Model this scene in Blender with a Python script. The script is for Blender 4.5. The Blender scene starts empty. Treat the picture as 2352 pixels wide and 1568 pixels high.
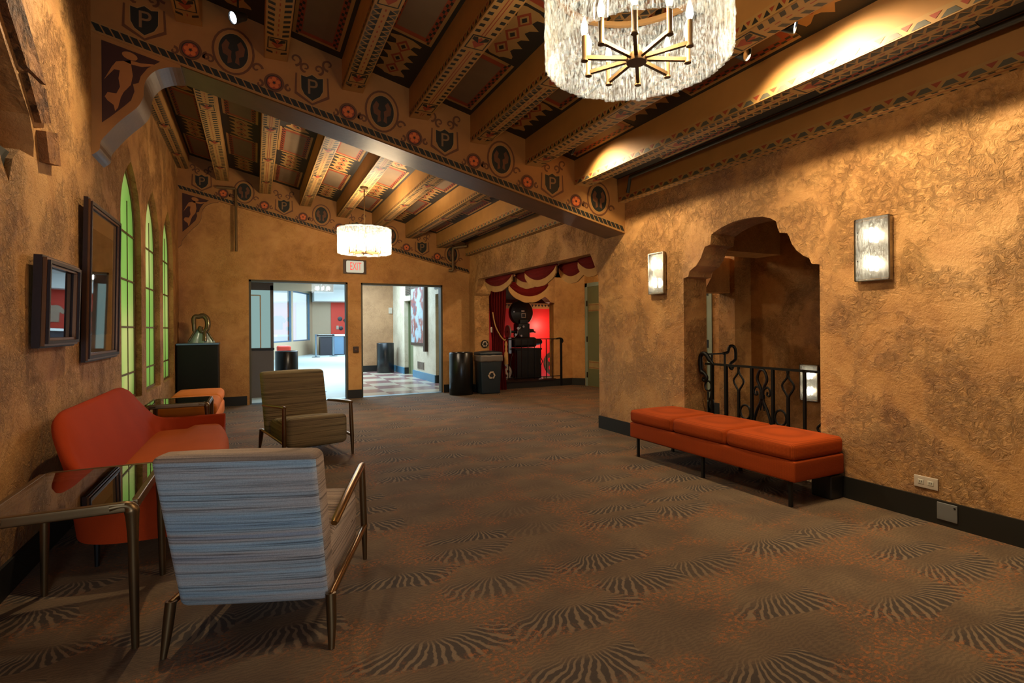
import bpy, bmesh, math, random
from mathutils import Vector, Matrix
from mathutils.geometry import tessellate_polygon
random.seed(7)
scn = bpy.context.scene
COL = scn.collection
PI = math.pi

# ------------------------------------------------------------------ camera, world, lights, exposure
F, YAW, ROLL, V0 = 1201.43, 0.4575, -0.0077, 752.5
cam_d = bpy.data.cameras.new('camera'); cam = bpy.data.objects.new('camera', cam_d); COL.objects.link(cam)
cam_d.sensor_width = 36.0; cam_d.lens = F/2352*36.0
cam_d.shift_y = -(784-V0)/2352; cam_d.clip_start = 0.05; cam_d.clip_end = 200
_f = Vector((math.sin(YAW), math.cos(YAW), 0)); _r = Vector((math.cos(YAW), -math.sin(YAW), 0)); _u = Vector((0, 0, 1))
cx = _r*math.cos(ROLL)+_u*math.sin(ROLL); cy = -_r*math.sin(ROLL)+_u*math.cos(ROLL); cz = -_f
cam.matrix_world = Matrix(((cx.x, cy.x, cz.x, 0), (cx.y, cy.y, cz.y, 0), (cx.z, cy.z, cz.z, 1.4), (0, 0, 0, 1)))
scn.camera = cam
vs = scn.view_settings
vs.view_transform = 'Standard'; vs.look = 'None'; vs.gamma = 1.0; vs.use_curve_mapping = False; vs.exposure = 0.3
wd = bpy.data.worlds.new('daylight'); scn.world = wd; wd.use_nodes = True
wd.node_tree.nodes['Background'].inputs[0].default_value = (0.72, 0.88, 1.0, 1)
wd.node_tree.nodes['Background'].inputs[1].default_value = 1.25

def point(name, loc, power, color=(1, .78, .5), r=.04):
    d = bpy.data.lights.new(name, 'POINT'); d.energy = power; d.color = color; d.shadow_soft_size = r
    o = bpy.data.objects.new(name, d); o.location = loc; COL.objects.link(o); return o
def spot(name, loc, target, power, angle=60, blend=.6, color=(1, .8, .52), r=.03):
    d = bpy.data.lights.new(name, 'SPOT'); d.energy = power; d.color = color; d.shadow_soft_size = r
    d.spot_size = math.radians(angle); d.spot_blend = blend
    o = bpy.data.objects.new(name, d); o.location = loc
    o.rotation_euler = (Vector(target)-Vector(loc)).to_track_quat('-Z', 'Y').to_euler(); COL.objects.link(o); return o
def area(name, loc, target, power, sx, sy, color=(1, 1, 1)):
    d = bpy.data.lights.new(name, 'AREA'); d.shape = 'RECTANGLE'; d.size = sx; d.size_y = sy; d.energy = power; d.color = color
    o = bpy.data.objects.new(name, d); o.location = loc
    o.rotation_euler = (Vector(target)-Vector(loc)).to_track_quat('-Z', 'Y').to_euler(); COL.objects.link(o); return o

WARM = (1, .79, .50)
COOL = (.62, .84, 1.0)
# added overhead area lights that brighten the foyer beyond the doorways, no fittings
area('foyer_fill', (2.6, 15.0, 3.2), (2.6, 15.0, 0), 210, 2.5, 3.0, COOL)
area('foyer_fill', (4.8, 26.5, 3.4), (4.5, 27.0, 0), 820, 5.0, 5.0, COOL)
area('foyer_fill', (1.4, 18.4, 3.3), (1.4, 18.4, 0), 260, 1.5, 3.0, COOL)
# daylight arriving from the glazed entrance behind the camera
ed_ = area('entrance_daylight', (-.25, -2.8, 1.2), (-.1, 2.6, .6), 17, 1.2, 2.0, (.62, .8, 1.0))
ed_.data.spread = math.radians(85)
# track spotlights
SPOTS = [((3.13, 2.26, 3.355), (3.55, 1.55, 3.12)), ((3.13, 2.62, 3.345), (3.6, 2.2, 3.02)), ((3.13, 4.88, 3.365), (3.6, 4.55, 3.02))]
for a, b in SPOTS:
    d_ = (Vector(b)-Vector(a)).normalized()*.06
    spot('track_spot_lamp', tuple(Vector(a)+d_), (4.31, a[1]-.4, 1.7), 135, 132, .95, WARM)
spot('track_spot_lamp', (-.22, 4.58, 3.83), (-1.2, 4.0, 2.5), 120, 125, .9, WARM)

# ------------------------------------------------------------------ helpers
def lin(h):
    h = h.lstrip('#'); o = []
    for i in (0, 2, 4):
        c = int(h[i:i+2], 16)/255; o.append(c/12.92 if c <= .04045 else ((c+.055)/1.055)**2.4)
    return tuple(o)+(1,)
class NT:
    def __init__(s, name):
        s.mat = bpy.data.materials.new(name); s.mat.use_nodes = True; s.t = s.mat.node_tree
        s.t.nodes.clear(); s.out = s.t.nodes.new('ShaderNodeOutputMaterial')
    def n(s, typ, props=None, **inp):
        nd = s.t.nodes.new('ShaderNode'+typ)
        for k, v in (props or {}).items(): setattr(nd, k, v)
        for k, v in inp.items():
            k = k.replace('_', ' ')
            sock = nd.inputs[int(k[1:])] if (k[0] == 'i' and k[1:].isdigit()) else nd.inputs[k]
            s.set(sock, v)
        return nd
    def set(s, sock, v):
        if isinstance(v, bpy.types.NodeSocket): s.t.links.new(v, sock)
        else: sock.default_value = v
    def m(s, op, a, b=0.0, c=0.0):
        nd = s.n('Math', {'operation': op}); s.set(nd.inputs[0], a); s.set(nd.inputs[1], b); s.set(nd.inputs[2], c); return nd.outputs[0]
    def mix(s, f, a, b, mode='MIX'):
        nd = s.n('Mix', {'data_type': 'RGBA', 'blend_type': mode}); s.set(nd.inputs[0], f); s.set(nd.inputs[6], a); s.set(nd.inputs[7], b); return nd.outputs[2]
    def ramp(s, f, stops):
        nd = s.n('ValToRGB'); s.set(nd.inputs[0], f); e = nd.color_ramp.elements
        while len(e) < len(stops): e.new(.5)
        for el, (p, c) in zip(e, stops): el.position = p; el.color = c if len(c) == 4 else tuple(c)+(1,)
        return nd.outputs[0]
    def noise(s, vec, scale, detail=3, rough=.5, dist=0.0):
        return s.n('TexNoise', Vector=vec, Scale=scale, Detail=detail, Roughness=rough, Distortion=dist).outputs[0]
    def pos(s): return s.n('NewGeometry').outputs['Position']
    def obj(s): return s.n('TexCoord').outputs['Object']
    def scale(s, vec, sc):
        return s.n('Mapping', Vector=vec, Scale=sc).outputs[0]
    def bump(s, h, strength=.5, dist=.01):
        return s.n('Bump', Strength=strength, Distance=dist, Height=h).outputs[0]
    def bsdf(s, color, rough=.6, metal=0.0, normal=None, **kw):
        p = s.n('BsdfPrincipled'); s.set(p.inputs['Base Color'], color); s.set(p.inputs['Roughness'], rough); s.set(p.inputs['Metallic'], metal)
        if normal is not None: s.set(p.inputs['Normal'], normal)
        for k, v in kw.items(): s.set(p.inputs[k.replace('_', ' ')], v)
        s.t.links.new(p.outputs[0], s.out.inputs[0]); return p
def simple(name, col, rough=.6, metal=0.0, var=.12, bump=0.0, bscale=60, **kw):
    T = NT(name); c = lin(col) if isinstance(col, str) else col
    nz = T.noise(T.obj(), 6, 4)
    cc = T.mix(nz, tuple(x*(1-var) for x in c[:3])+(1,), tuple(min(1, x*(1+var)) for x in c[:3])+(1,))
    nrm = T.bump(T.noise(T.obj(), bscale, 3), bump, .004) if bump else None
    T.bsdf(cc, rough, metal, nrm, **kw); return T.mat
def emit(name, col, strength):
    T = NT(name); e = T.n('Emission', Color=lin(col), Strength=strength); T.t.links.new(e.outputs[0], T.out.inputs[0]); return T.mat

class MB:
    def __init__(s): s.v = []; s.f = []; s.mi = []; s.sm = []
    def add(s, V, Fs, mi=0, smooth=False):
        b = len(s.v); s.v += [tuple(p) for p in V]
        for f in Fs: s.f.append([b+i for i in f]); s.mi.append(mi); s.sm.append(smooth)
        return s
    def box(s, x0, x1, y0, y1, z0, z1, mi=0):
        V = [(x, y, z) for z in (z0, z1) for y in (y0, y1) for x in (x0, x1)]
        return s.add(V, [(0, 2, 3, 1), (4, 5, 7, 6), (0, 1, 5, 4), (2, 6, 7, 3), (0, 4, 6, 2), (1, 3, 7, 5)], mi)
    def rbox(s, x0, x1, y0, y1, z0, z1, r=.02, mi=0, bulge=(0, 0, 0), n=4, fn=None):
        c = Vector(((x0+x1)/2, (y0+y1)/2, (z0+z1)/2)); h = [(x1-x0)/2, (y1-y0)/2, (z1-z0)/2]
        r = min(r, *[k*.98 for k in h])
        def grid(H):
            a = [-H+r*(1-math.cos(PI/2*i/3)) if False else -H+r*i/3 for i in range(3)]
            m = [-(H-r)+2*(H-r)*i/n for i in range(n+1)]
            return a+m+[-q for q in reversed(a)]
        G = [grid(k) for k in h]; V = []; Fs = []; idx = {}
        def vid(p):
            k = tuple(round(q, 6) for q in p)
            if k not in idx:
                q = [max(-(h[i]-r), min(h[i]-r, p[i])) for i in range(3)]
                d = Vector([p[i]-q[i] for i in range(3)])
                if d.length > 1e-9: d = d.normalized()*r
                P = [q[i]+d[i] for i in range(3)]
                w = [max(0, 1-(P[i]/h[i])**2) for i in range(3)]
                for i in range(3):
                    j, k2 = (i+1) % 3, (i+2) % 3
                    P[i] += math.copysign(bulge[i], P[i])*(w[j]*w[k2])**.7*min(1, abs(P[i])/h[i])
                P = c+Vector(P)
                if fn: P = fn(P)
                idx[k] = len(V); V.append(P)
            return idx[k]
        for ax in range(3):
            a, b = (ax+1) % 3, (ax+2) % 3
            for sg in (-1, 1):
                for i in range(len(G[a])-1):
                    for j in range(len(G[b])-1):
                        q = []
                        for (ii, jj) in ((i, j), (i+1, j), (i+1, j+1), (i, j+1)):
                            p = [0, 0, 0]; p[ax] = sg*h[ax]; p[a] = G[a][ii]; p[b] = G[b][jj]; q.append(vid(p))
                        if len(set(q)) > 2: Fs.append(q if sg > 0 else q[::-1])
        return s.add(V, Fs, mi, True)
    def tube(s, pts, r, n=8, mi=0, closed=False, flat=None, smooth=True):
        pts = [Vector(p) for p in pts]; N = len(pts); V = []; Fs = []
        rs = r if isinstance(r, (list, tuple)) else [r]*N
        ref = None
        for i, p in enumerate(pts):
            a = pts[(i-1) % N] if (i > 0 or closed) else p; b = pts[(i+1) % N] if (i < N-1 or closed) else p
            t = (b-a).normalized()
            if ref is None: ref = Vector((0, 0, 1)) if abs(t.z) < .9 else Vector((1, 0, 0))
            u = (ref-t*ref.dot(t))
            if u.length < 1e-5: u = t.orthogonal()
            u.normalize(); w = t.cross(u); ref = u
            for k in range(n):
                A = 2*PI*(k+.5)/n; V.append(p+u*(math.cos(A)*rs[i]*(flat or 1))+w*(math.sin(A)*rs[i]))
        for i in range(N if closed else N-1):
            for k in range(n):
                a = i*n+k; b = i*n+(k+1) % n; c2 = ((i+1) % N)*n
                Fs.append((a, b, c2+(k+1) % n, c2+k))
        if not closed: Fs += [tuple(range(n))[::-1], tuple((N-1)*n+k for k in range(n))]
        return s.add(V, Fs, mi, smooth and n > 4)
    def cyl(s, p0, p1, r0, r1=None, n=20, mi=0): return s.tube([p0, p1], [r0, r0 if r1 is None else r1], n, mi)
    def lathe(s, prof, c=(0, 0, 0), n=28, mi=0, smooth=True, sx=1, sy=1):
        V = []; Fs = []; m = len(prof)
        for i in range(n):
            A = 2*PI*i/n
            for (r, z) in prof: V.append((c[0]+r*math.cos(A)*sx, c[1]+r*math.sin(A)*sy, c[2]+z))
        for i in range(n):
            for j in range(m-1):
                Fs.append((i*m+j, ((i+1) % n)*m+j, ((i+1) % n)*m+j+1, i*m+j+1))
        return s.add(V, Fs, mi, smooth)
    def poly(s, P, mi=0):
        return s.add(P, [tuple(t) for t in tessellate_polygon([[Vector(p) for p in P]])] if len(P) > 4 else [tuple(range(len(P)))], mi)
    def prism(s, outer, fn, t0, t1, holes=(), mi=0, smi=None):
        """outer / holes: 2D loops; fn(a, b, t) -> 3D"""
        loops = [outer]+list(holes); flat = [p for l in loops for p in l]; n = len(flat)
        tris = tessellate_polygon([[Vector((p[0], p[1], 0)) for p in l] for l in loops])
        V = [fn(p[0], p[1], t0) for p in flat]+[fn(p[0], p[1], t1) for p in flat]
        s.add(V, [tuple(t) for t in tris]+[tuple(i+n for i in t[::-1]) for t in tris], mi)
        b = 0
        for l in loops:
            k = len(l)
            s.add([fn(p[0], p[1], t0) for p in l]+[fn(p[0], p[1], t1) for p in l], [(i, (i+1) % k, k+(i+1) % k, k+i) for i in range(k)], mi if smi is None else smi)
        return s
    def loft(s, rings, mi=0, close=True, caps=True, smooth=True):
        m = len(rings[0]); V = [p for r in rings for p in r]; Fs = []
        for i in range(len(rings)-1):
            for j in range(m if close else m-1):
                Fs.append((i*m+j, i*m+(j+1) % m, (i+1)*m+(j+1) % m, (i+1)*m+j))
        s.add(V, Fs, mi, smooth)
        if caps:
            s.add(rings[0], [tuple(range(m))[::-1]], mi); s.add(rings[-1], [tuple(range(m))], mi)
        return s
    def build(s, name, mats, parent=None, loc=None, sharp=None):
        me = bpy.data.meshes.new(name); me.from_pydata([tuple(p) for p in s.v], [], s.f)
        for m in (mats if isinstance(mats, (list, tuple)) else [mats]): me.materials.append(m)
        me.polygons.foreach_set('material_index', s.mi); me.polygons.foreach_set('use_smooth', s.sm)
        bm = bmesh.new(); bm.from_mesh(me); bmesh.ops.recalc_face_normals(bm, faces=bm.faces); bm.to_mesh(me); bm.free()
        if any(s.sm):
            try: me.set_sharp_from_angle(angle=math.radians(sharp or 50))
            except Exception: pass
        me.update(); o = bpy.data.objects.new(name, me); COL.objects.link(o)
        if parent: o.parent = parent
        if loc: o.location = loc
        return o
def tag(o, label=None, cat=None, group=None, kind=None):
    if label: o['label'] = label
    if cat: o['category'] = cat
    if group: o['group'] = group
    if kind: o['kind'] = kind
    return o
def thing(name, label, cat, loc=(0, 0, 0), rz=0, group=None):
    o = bpy.data.objects.new(name, None); COL.objects.link(o); o.location = loc; o.rotation_euler = (0, 0, rz); o.empty_display_size = .1
    return tag(o, label, cat, group)
def copy_tree(o, parent=None):
    c = o.copy(); COL.objects.link(c)
    if parent: c.parent = parent
    for ch in list(o.children): copy_tree(ch, c)
    return c
def struct(name, mb, mats, parent=None, **k):
    o = mb.build(name, mats, parent, **k); o['kind'] = 'structure'; return o
def text_geo(txt, size):
    cu = bpy.data.curves.new('lettering', 'FONT'); cu.body = txt; cu.size = size; cu.align_x = 'CENTER'; cu.align_y = 'CENTER'
    o = bpy.data.objects.new('lettering', cu); COL.objects.link(o)
    dg = bpy.context.evaluated_depsgraph_get(); me = o.evaluated_get(dg).to_mesh()
    V = [tuple(v.co) for v in me.vertices]; Fs = [tuple(p.vertices) for p in me.polygons]
    o.evaluated_get(dg).to_mesh_clear(); bpy.data.objects.remove(o); bpy.data.curves.remove(cu); return V, Fs
def cat_rom(P, n=6, closed=False):
    P = [Vector(p) for p in P]; out = []; N = len(P)
    for i in range(N if closed else N-1):
        g = lambda k: P[k % N] if closed else P[max(0, min(N-1, k))]
        a, b, c, d = g(i-1), g(i), g(i+1), g(i+2)
        for k in range(n):
            t = k/n
            out.append(.5*((2*b)+(c-a)*t+(2*a-5*b+4*c-d)*t*t+(3*b-a-3*c+d)*t**3))
    if not closed: out.append(P[-1])
    return out

# ------------------------------------------------------------------ materials
def stucco(name, c0, c1, c2, bump=1.0, rough=.62, sc=1.0):
    T = NT(name); p = T.pos()
    big = T.noise(p, 1.3, 5, .6, .4); mid = T.noise(p, 5.5, 6, .65, .8)
    fac = T.m('ADD', T.m('MULTIPLY', big, .6), T.m('MULTIPLY', mid, .4))
    col = T.ramp(fac, [(.34, lin(c0)), (.5, lin(c1)), (.66, lin(c2))])
    ridge = T.noise(p, 19*sc, 6, .62, 1.3)
    fine = T.noise(p, 60*sc, 4, .6, .5)
    patch = T.ramp(T.noise(p, 1.9, 4, .6, .5), [(.42, (.10, .10, .10)), (.58, (1, 1, 1))])
    curl = T.m('ABSOLUTE', T.m('SUBTRACT', ridge, .5))
    hgt = T.m('ADD', T.m('MULTIPLY', T.m('ADD', T.m('MULTIPLY', curl, -2.6), ridge), patch), T.m('MULTIPLY', fine, .22))
    relief_shade = T.ramp(curl, [(0, (.55, .5, .45)), (.035, (1, 1, 1))])  # relief shade darkened into the colour along the curl lines
    col = T.mix(T.m('MULTIPLY', patch, .75), col, T.mix(1.0, col, relief_shade, 'MULTIPLY'))
    T.bsdf(col, rough, 0, T.bump(hgt, bump, .03)); return T.mat
M = {}
M['stucco'] = stucco('ochre_stucco', '#986634', '#b9864a', '#cb9a5c', 1.0)
M['stucco_smooth'] = stucco('ochre_plaster', '#a47038', '#bf8a4a', '#cd9b5a', .45)
M['stucco_rough'] = stucco('rough_stone_plaster', '#5f3a1a', '#8a5828', '#ad7a3d', 2.2, .7, .6)
M['stucco_pale'] = stucco('cream_plaster', '#b3a58c', '#c4b79e', '#cfc4ae', .35)
M['stucco_tan'] = stucco('tan_plaster', '#a07650', '#b0855c', '#bb9066', .35)

def carpet():
    T = NT('patterned_carpet'); p = T.pos()
    wob = T.n('TexNoise', Vector=p, Scale=4.0, Detail=3.0)
    vadd = T.n('VectorMath', {'operation': 'MULTIPLY_ADD'}); T.set(vadd.inputs[0], wob.outputs['Color']); T.set(vadd.inputs[1], (.12, .12, 0)); T.set(vadd.inputs[2], p)
    sc = T.scale(vadd.outputs[0], (1.75, 2.7, 1))
    vo = T.n('TexVoronoi', {'voronoi_dimensions': '2D', 'feature': 'F1'}, Vector=sc, Scale=1.0, Randomness=.6)
    d = T.n('VectorMath', {'operation': 'SUBTRACT'}); T.set(d.inputs[0], sc); T.set(d.inputs[1], vo.outputs['Position'])
    sx = T.n('SeparateXYZ', Vector=d.outputs[0]); rc = T.n('SeparateColor', Color=vo.outputs['Color'])
    xx = T.m('ADD', sx.outputs[0], T.m('MULTIPLY', T.m('SUBTRACT', rc.outputs[1], .5), .3)); yy = T.m('SUBTRACT', sx.outputs[1], .30)
    ang = T.m('ARCTAN2', yy, xx); rad = T.m('SQRT', T.m('ADD', T.m('MULTIPLY', xx, xx), T.m('MULTIPLY', yy, yy)))
    bend = T.m('ADD', T.m('MULTIPLY', ang, 46.0), T.m('ADD', T.m('MULTIPLY', rad, 6.0), T.m('MULTIPLY', T.noise(p, 13, 3), 7.0)))
    stripe = T.m('MULTIPLY', T.m('ADD', T.m('SINE', bend), 1.0), .5)
    sel = T.ramp(rc.outputs[0], [(.25, (.1, .1, .1)), (.5, (.9, .9, .9))])
    body = T.ramp(T.m('ADD', rad, T.m('MULTIPLY', T.m('SUBTRACT', T.noise(p, 9, 3), .5), .3)), [(.16, (0, 0, 0)), (.3, (1, 1, 1)), (.72, (1, 1, 1)), (.9, (.1, .1, .1))])
    half = T.ramp(T.m('SUBTRACT', 0.0, yy), [(.12, (0, 0, 0)), (.34, (1, 1, 1))])
    strength = T.m('MULTIPLY', T.m('MULTIPLY', sel, body), half)
    base = T.ramp(T.noise(p, 2.5, 4), [(.35, lin('#5c4730')), (.65, lin('#715a3e'))])
    flow = T.ramp(T.n('TexWave', {'wave_type': 'BANDS', 'bands_direction': 'Y'}, Vector=p, Scale=17.0, Distortion=11.0, Detail=3.0).outputs[0], [(.3, (.72, .72, .72)), (.6, (1, 1, 1))])
    base = T.mix(.8, base, T.mix(1.0, base, flow, 'MULTIPLY'))
    dark = T.mix(T.ramp(stripe, [(.5, (0, 0, 0)), (.82, (1, 1, 1))]), lin('#3c3126'), lin('#786349'))
    col = T.mix(strength, base, dark)
    speck = T.ramp(T.noise(p, 48, 4, .75), [(.5, (0, 0, 0)), (.6, (1, 1, 1))])
    zone = T.ramp(T.m('ADD', vo.outputs['Distance'], T.m('MULTIPLY', T.m('SUBTRACT', T.noise(p, 6, 3), .5), .7)), [(.4, (0, 0, 0)), (.62, (1, 1, 1))])
    col = T.mix(T.m('MULTIPLY', T.m('MULTIPLY', speck, zone), .8), col, lin('#9c5a24'))
    grain = T.noise(p, 300, 2)
    col = T.mix(.5, col, T.mix(1.0, col, T.ramp(grain, [(.3, (.6, .6, .6)), (.7, (1.25, 1.25, 1.25))]), 'MULTIPLY'))
    T.bsdf(col, .95, 0, T.bump(grain, .35, .004)); return T.mat
M['carpet'] = carpet()

def striped(name, stops, axis, dens, seed, base=1.0):
    """woven stripe fabric: bands change along one object axis and drift a little along the others"""
    T = NT(name); o = T.obj()
    s1 = [.3, .3, .3]; s1[axis] = dens; s2 = [1.1, 1.1, 1.1]; s2[axis] = dens*11
    v1 = T.n('Mapping', Vector=o, Scale=tuple(s1), Location=(seed, seed*2, seed)).outputs[0]
    v2 = T.n('Mapping', Vector=o, Scale=tuple(s2), Location=(seed, seed, 0)).outputs[0]
    wide = T.n('TexNoise', Vector=v1, Scale=1.0, Detail=2.0, Roughness=.5).outputs[0]
    fine = T.n('TexNoise', Vector=v2, Scale=1.0, Detail=3.0, Roughness=.7).outputs[0]
    col = T.ramp(wide, stops)
    lines = T.ramp(fine, [(.36, (.22, .2, .2)), (.46, (.85, .85, .85)), (.58, (1.15, 1.15, 1.15))])
    col = T.mix(.85, col, T.mix(1.0, col, lines, 'MULTIPLY'))
    fuzz = T.noise(o, 220, 2)
    col = T.mix(.3, col, T.mix(1.0, col, T.ramp(fuzz, [(.35, (.6, .6, .6)), (.65, (1.3, 1.3, 1.3))]), 'MULTIPLY'))
    T.bsdf(col, .9, 0, T.bump(fine, .35, .004)); return T.mat
M['chair_cool_lit'] = striped('cool_lit_taupe_weave', [(.3, lin('#6f8a9e')), (.45, lin('#98a5a6')), (.55, lin('#a89c90')), (.68, lin('#808d9a'))], 2, 11, 3.0)  # taupe cloth with the cool light from behind put into its colour
M['chair_tan'] = striped('taupe_striped_weave', [(.32, lin('#8a7662')), (.5, lin('#a08a74')), (.68, lin('#75614f'))], 2, 12, 1.0)
M['chair_tan_y'] = striped('taupe_striped_seat_weave', [(.32, lin('#8a7662')), (.5, lin('#a08a74')), (.68, lin('#75614f'))], 1, 12, 1.0)
M['chair_olive'] = striped('olive_brown_striped_weave', [(.32, lin('#7a6a48')), (.5, lin('#968258')), (.68, lin('#62503a'))], 2, 9, 5.0)
M['chair_olive_y'] = striped('olive_brown_striped_seat_weave', [(.32, lin('#7a6a48')), (.5, lin('#968258')), (.68, lin('#62503a'))], 1, 9, 5.0)
def fabric(name, col, grid=0, sheen=.0):
    T = NT(name); o = T.obj(); c = lin(col)
    nz = T.noise(o, 180, 2)
    cc = T.mix(T.noise(o, 3, 3), tuple(k*.85 for k in c[:3])+(1,), tuple(min(1, k*1.12) for k in c[:3])+(1,))
    if grid:
        w1 = T.n('TexWave', {'bands_direction': 'Y'}, Vector=o, Scale=grid, Distortion=.4).outputs[0]; w2 = T.n('TexWave', {'bands_direction': 'Z'}, Vector=o, Scale=grid, Distortion=.4).outputs[0]
        w3 = T.n('TexWave', {'bands_direction': 'X'}, Vector=o, Scale=grid, Distortion=.4).outputs[0]
        g = T.ramp(T.m('MULTIPLY', T.m('MULTIPLY', w1, w2), w3), [(0, (.72, .72, .72)), (.25, (1.1, 1.1, 1.1))])
        cc = T.mix(1.0, cc, g, 'MULTIPLY')
    T.bsdf(cc, .85, 0, T.bump(nz, .3, .003), Specular_IOR_Level=.15); return T.mat
M['red_sofa'] = fabric('rust_red_upholstery', '#a0340a')
M['orange_seat'] = fabric('orange_upholstery', '#c26a24')
M['sofa_seat'] = fabric('orange_seat_upholstery', '#ae5012')
M['bench'] = fabric('burnt_orange_weave', '#a0400f', 42)
M['bench_top'] = fabric('burnt_orange_cushion_weave', '#a84410', 30)
M['brass'] = simple('aged_brass', '#8d6b3c', .32, 1.0, .15)
M['brass_dark'] = simple('bronze_frame', '#6e5638', .38, .9, .15)
M['chand_brass'] = simple('satin_brass', '#5e4526', .55, .8, .1)
M['black'] = simple('black_metal', '#14120f', .45, .2, .1)
M['iron'] = simple('wrought_iron', '#0f0d0b', .5, .5, .2, .3)
M['bin_black'] = simple('black_bin_enamel', '#0d0f10', .28, .1, .1)
M['base'] = simple('dark_baseboard', '#191812', .5, 0, .15)
M['base_blue'] = simple('blue_grey_baseboard', '#4f7f9c', .4, 0, .1)
M['wood_dark'] = simple('dark_frame_wood', '#2a160b', .5, 0, .3, .2, 30, Specular_IOR_Level=.3)
M['frame_gold'] = simple('frame_gilt_edge', '#6d4420', .35, .5, .2)
M['white'] = simple('white_plate', '#b9ab97', .5, 0, .04)
M['cream'] = simple('cream_paint', '#b9b3a0', .6, 0, .05)
M['plate_grey'] = simple('grey_plate', '#6b6a66', .5, 0, .05)
M['green_door'] = simple('sage_green_door', '#6a7050', .5, 0, .08)
M['green_trim'] = simple('grey_green_frame', '#8a9a8a', .5, 0, .06)
M['door_band'] = simple('painted_door_band', '#9a8a5e', .5, 0, .5, 0)
M['red_wall'] = simple('scarlet_wall', '#c8201c', .5, 0, .05)
M['orange_wall'] = simple('orange_red_wall', '#d8432c', .6, 0, .04)
M['beige'] = simple('beige_wall', '#b9a88a', .6, 0, .04)
M['brownband'] = simple('taupe_header_paint', '#8f8068', .6, 0, .04)
M['offwhite'] = simple('off_white_wall', '#d3dad8', .6, 0, .03)
M['grey_panel'] = simple('grey_counter_panel', '#5c5552', .5, 0, .06)
M['counter_dark'] = simple('charcoal_counter', '#2b2a30', .4, 0, .08)
M['counter_blue'] = simple('steel_blue_panel', '#5e7c94', .4, .2, .06)
M['steel'] = simple('brushed_steel', '#8aa4b4', .3, .9, .05)
M['curtain'] = simple('crimson_velvet', '#620f08', .9, 0, .25, .3, 40, Specular_IOR_Level=.2)
M['fringe'] = simple('gold_fringe', '#b98c50', .8, 0, .3, .8, 160)
M['recycle'] = simple('navy_plastic', '#1c2830', .45, 0, .06)
M['bag'] = simple('grey_plastic_bag', '#6a625a', .35, 0, .2, .6, 25)
M['mark'] = simple('tan_printed_mark', '#b9a58c', .6, 0, .02)
M['silver'] = simple('polished_steel', '#9a948c', .22, 1.0, .1)
M['reel_grey'] = simple('grey_reel_metal', '#8f877c', .45, .3, .1)
M['glassy_bronze'] = simple('bronze_glazed_ceramic', '#6f6248', .18, .55, .3)
M['pale_glaze'] = simple('pale_glazed_stone', '#9db4ac', .25, .1, .1)
M['pedestal'] = simple('black_green_pedestal', '#12130a', .6, 0, .15, Specular_IOR_Level=.25)
M['exit_case'] = simple('exit_sign_case', '#3a2412', .5, 0, .1)
M['exit_face'] = emit('exit_sign_face', '#d8cdb0', .75)
M['exit_red'] = emit('exit_sign_letters', '#ff5a50', 1.0)
M['bulb'] = emit('lit_bulb', '#fff2da', 14)
M['spot_face'] = emit('lit_spot_lens', '#e6f2ff', 9)
M['chrome'] = simple('chrome_lens', '#55504a', .15, 1.0, .1)
# painted ceiling colours
M['joist'] = simple('painted_beam_brown', '#9c6e36', .6, 0, .18)
M['joist_tan'] = simple('painted_beam_tan', '#9c763f', .6, 0, .15)
M['ink'] = simple('painted_dark_green', '#1e1c10', .6, 0, .2)
M['rust_paint'] = simple('painted_rust_red', '#8a3818', .6, 0, .2)
M['grey_paint'] = simple('painted_slate', '#4a4638', .6, 0, .2)
M['deck'] = simple('ceiling_deck_dark', '#241c0e', .7, 0, .25)
M['panel'] = simple('ceiling_panel_taupe', '#6f5940', .6, 0, .15)
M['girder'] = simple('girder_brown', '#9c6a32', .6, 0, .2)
M['scroll'] = simple('painted_scroll_brown', '#633a1a', .6, 0, .2)
M['roundel'] = simple('painted_orange_red', '#c86428', .55, 0, .2)
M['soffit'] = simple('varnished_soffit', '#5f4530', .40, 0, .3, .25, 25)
M['bracket_panel'] = simple('painted_maroon', '#3c1a0c', .6, 0, .2)
M['figure'] = simple('painted_figure_ochre', '#a86d34', .6, 0, .1)
M['dull_gold'] = simple('painted_dull_gold', '#7d5c36', .6, 0, .2)
M['medallion'] = simple('painted_medallion_brown', '#3f2a14', .6, 0, .2)
M['pipe'] = simple('conduit_paint', '#6f5532', .5, .2, .1)
M['mat_print'] = simple('picture_mat', '#bfae90', .6, 0, .03)

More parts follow.
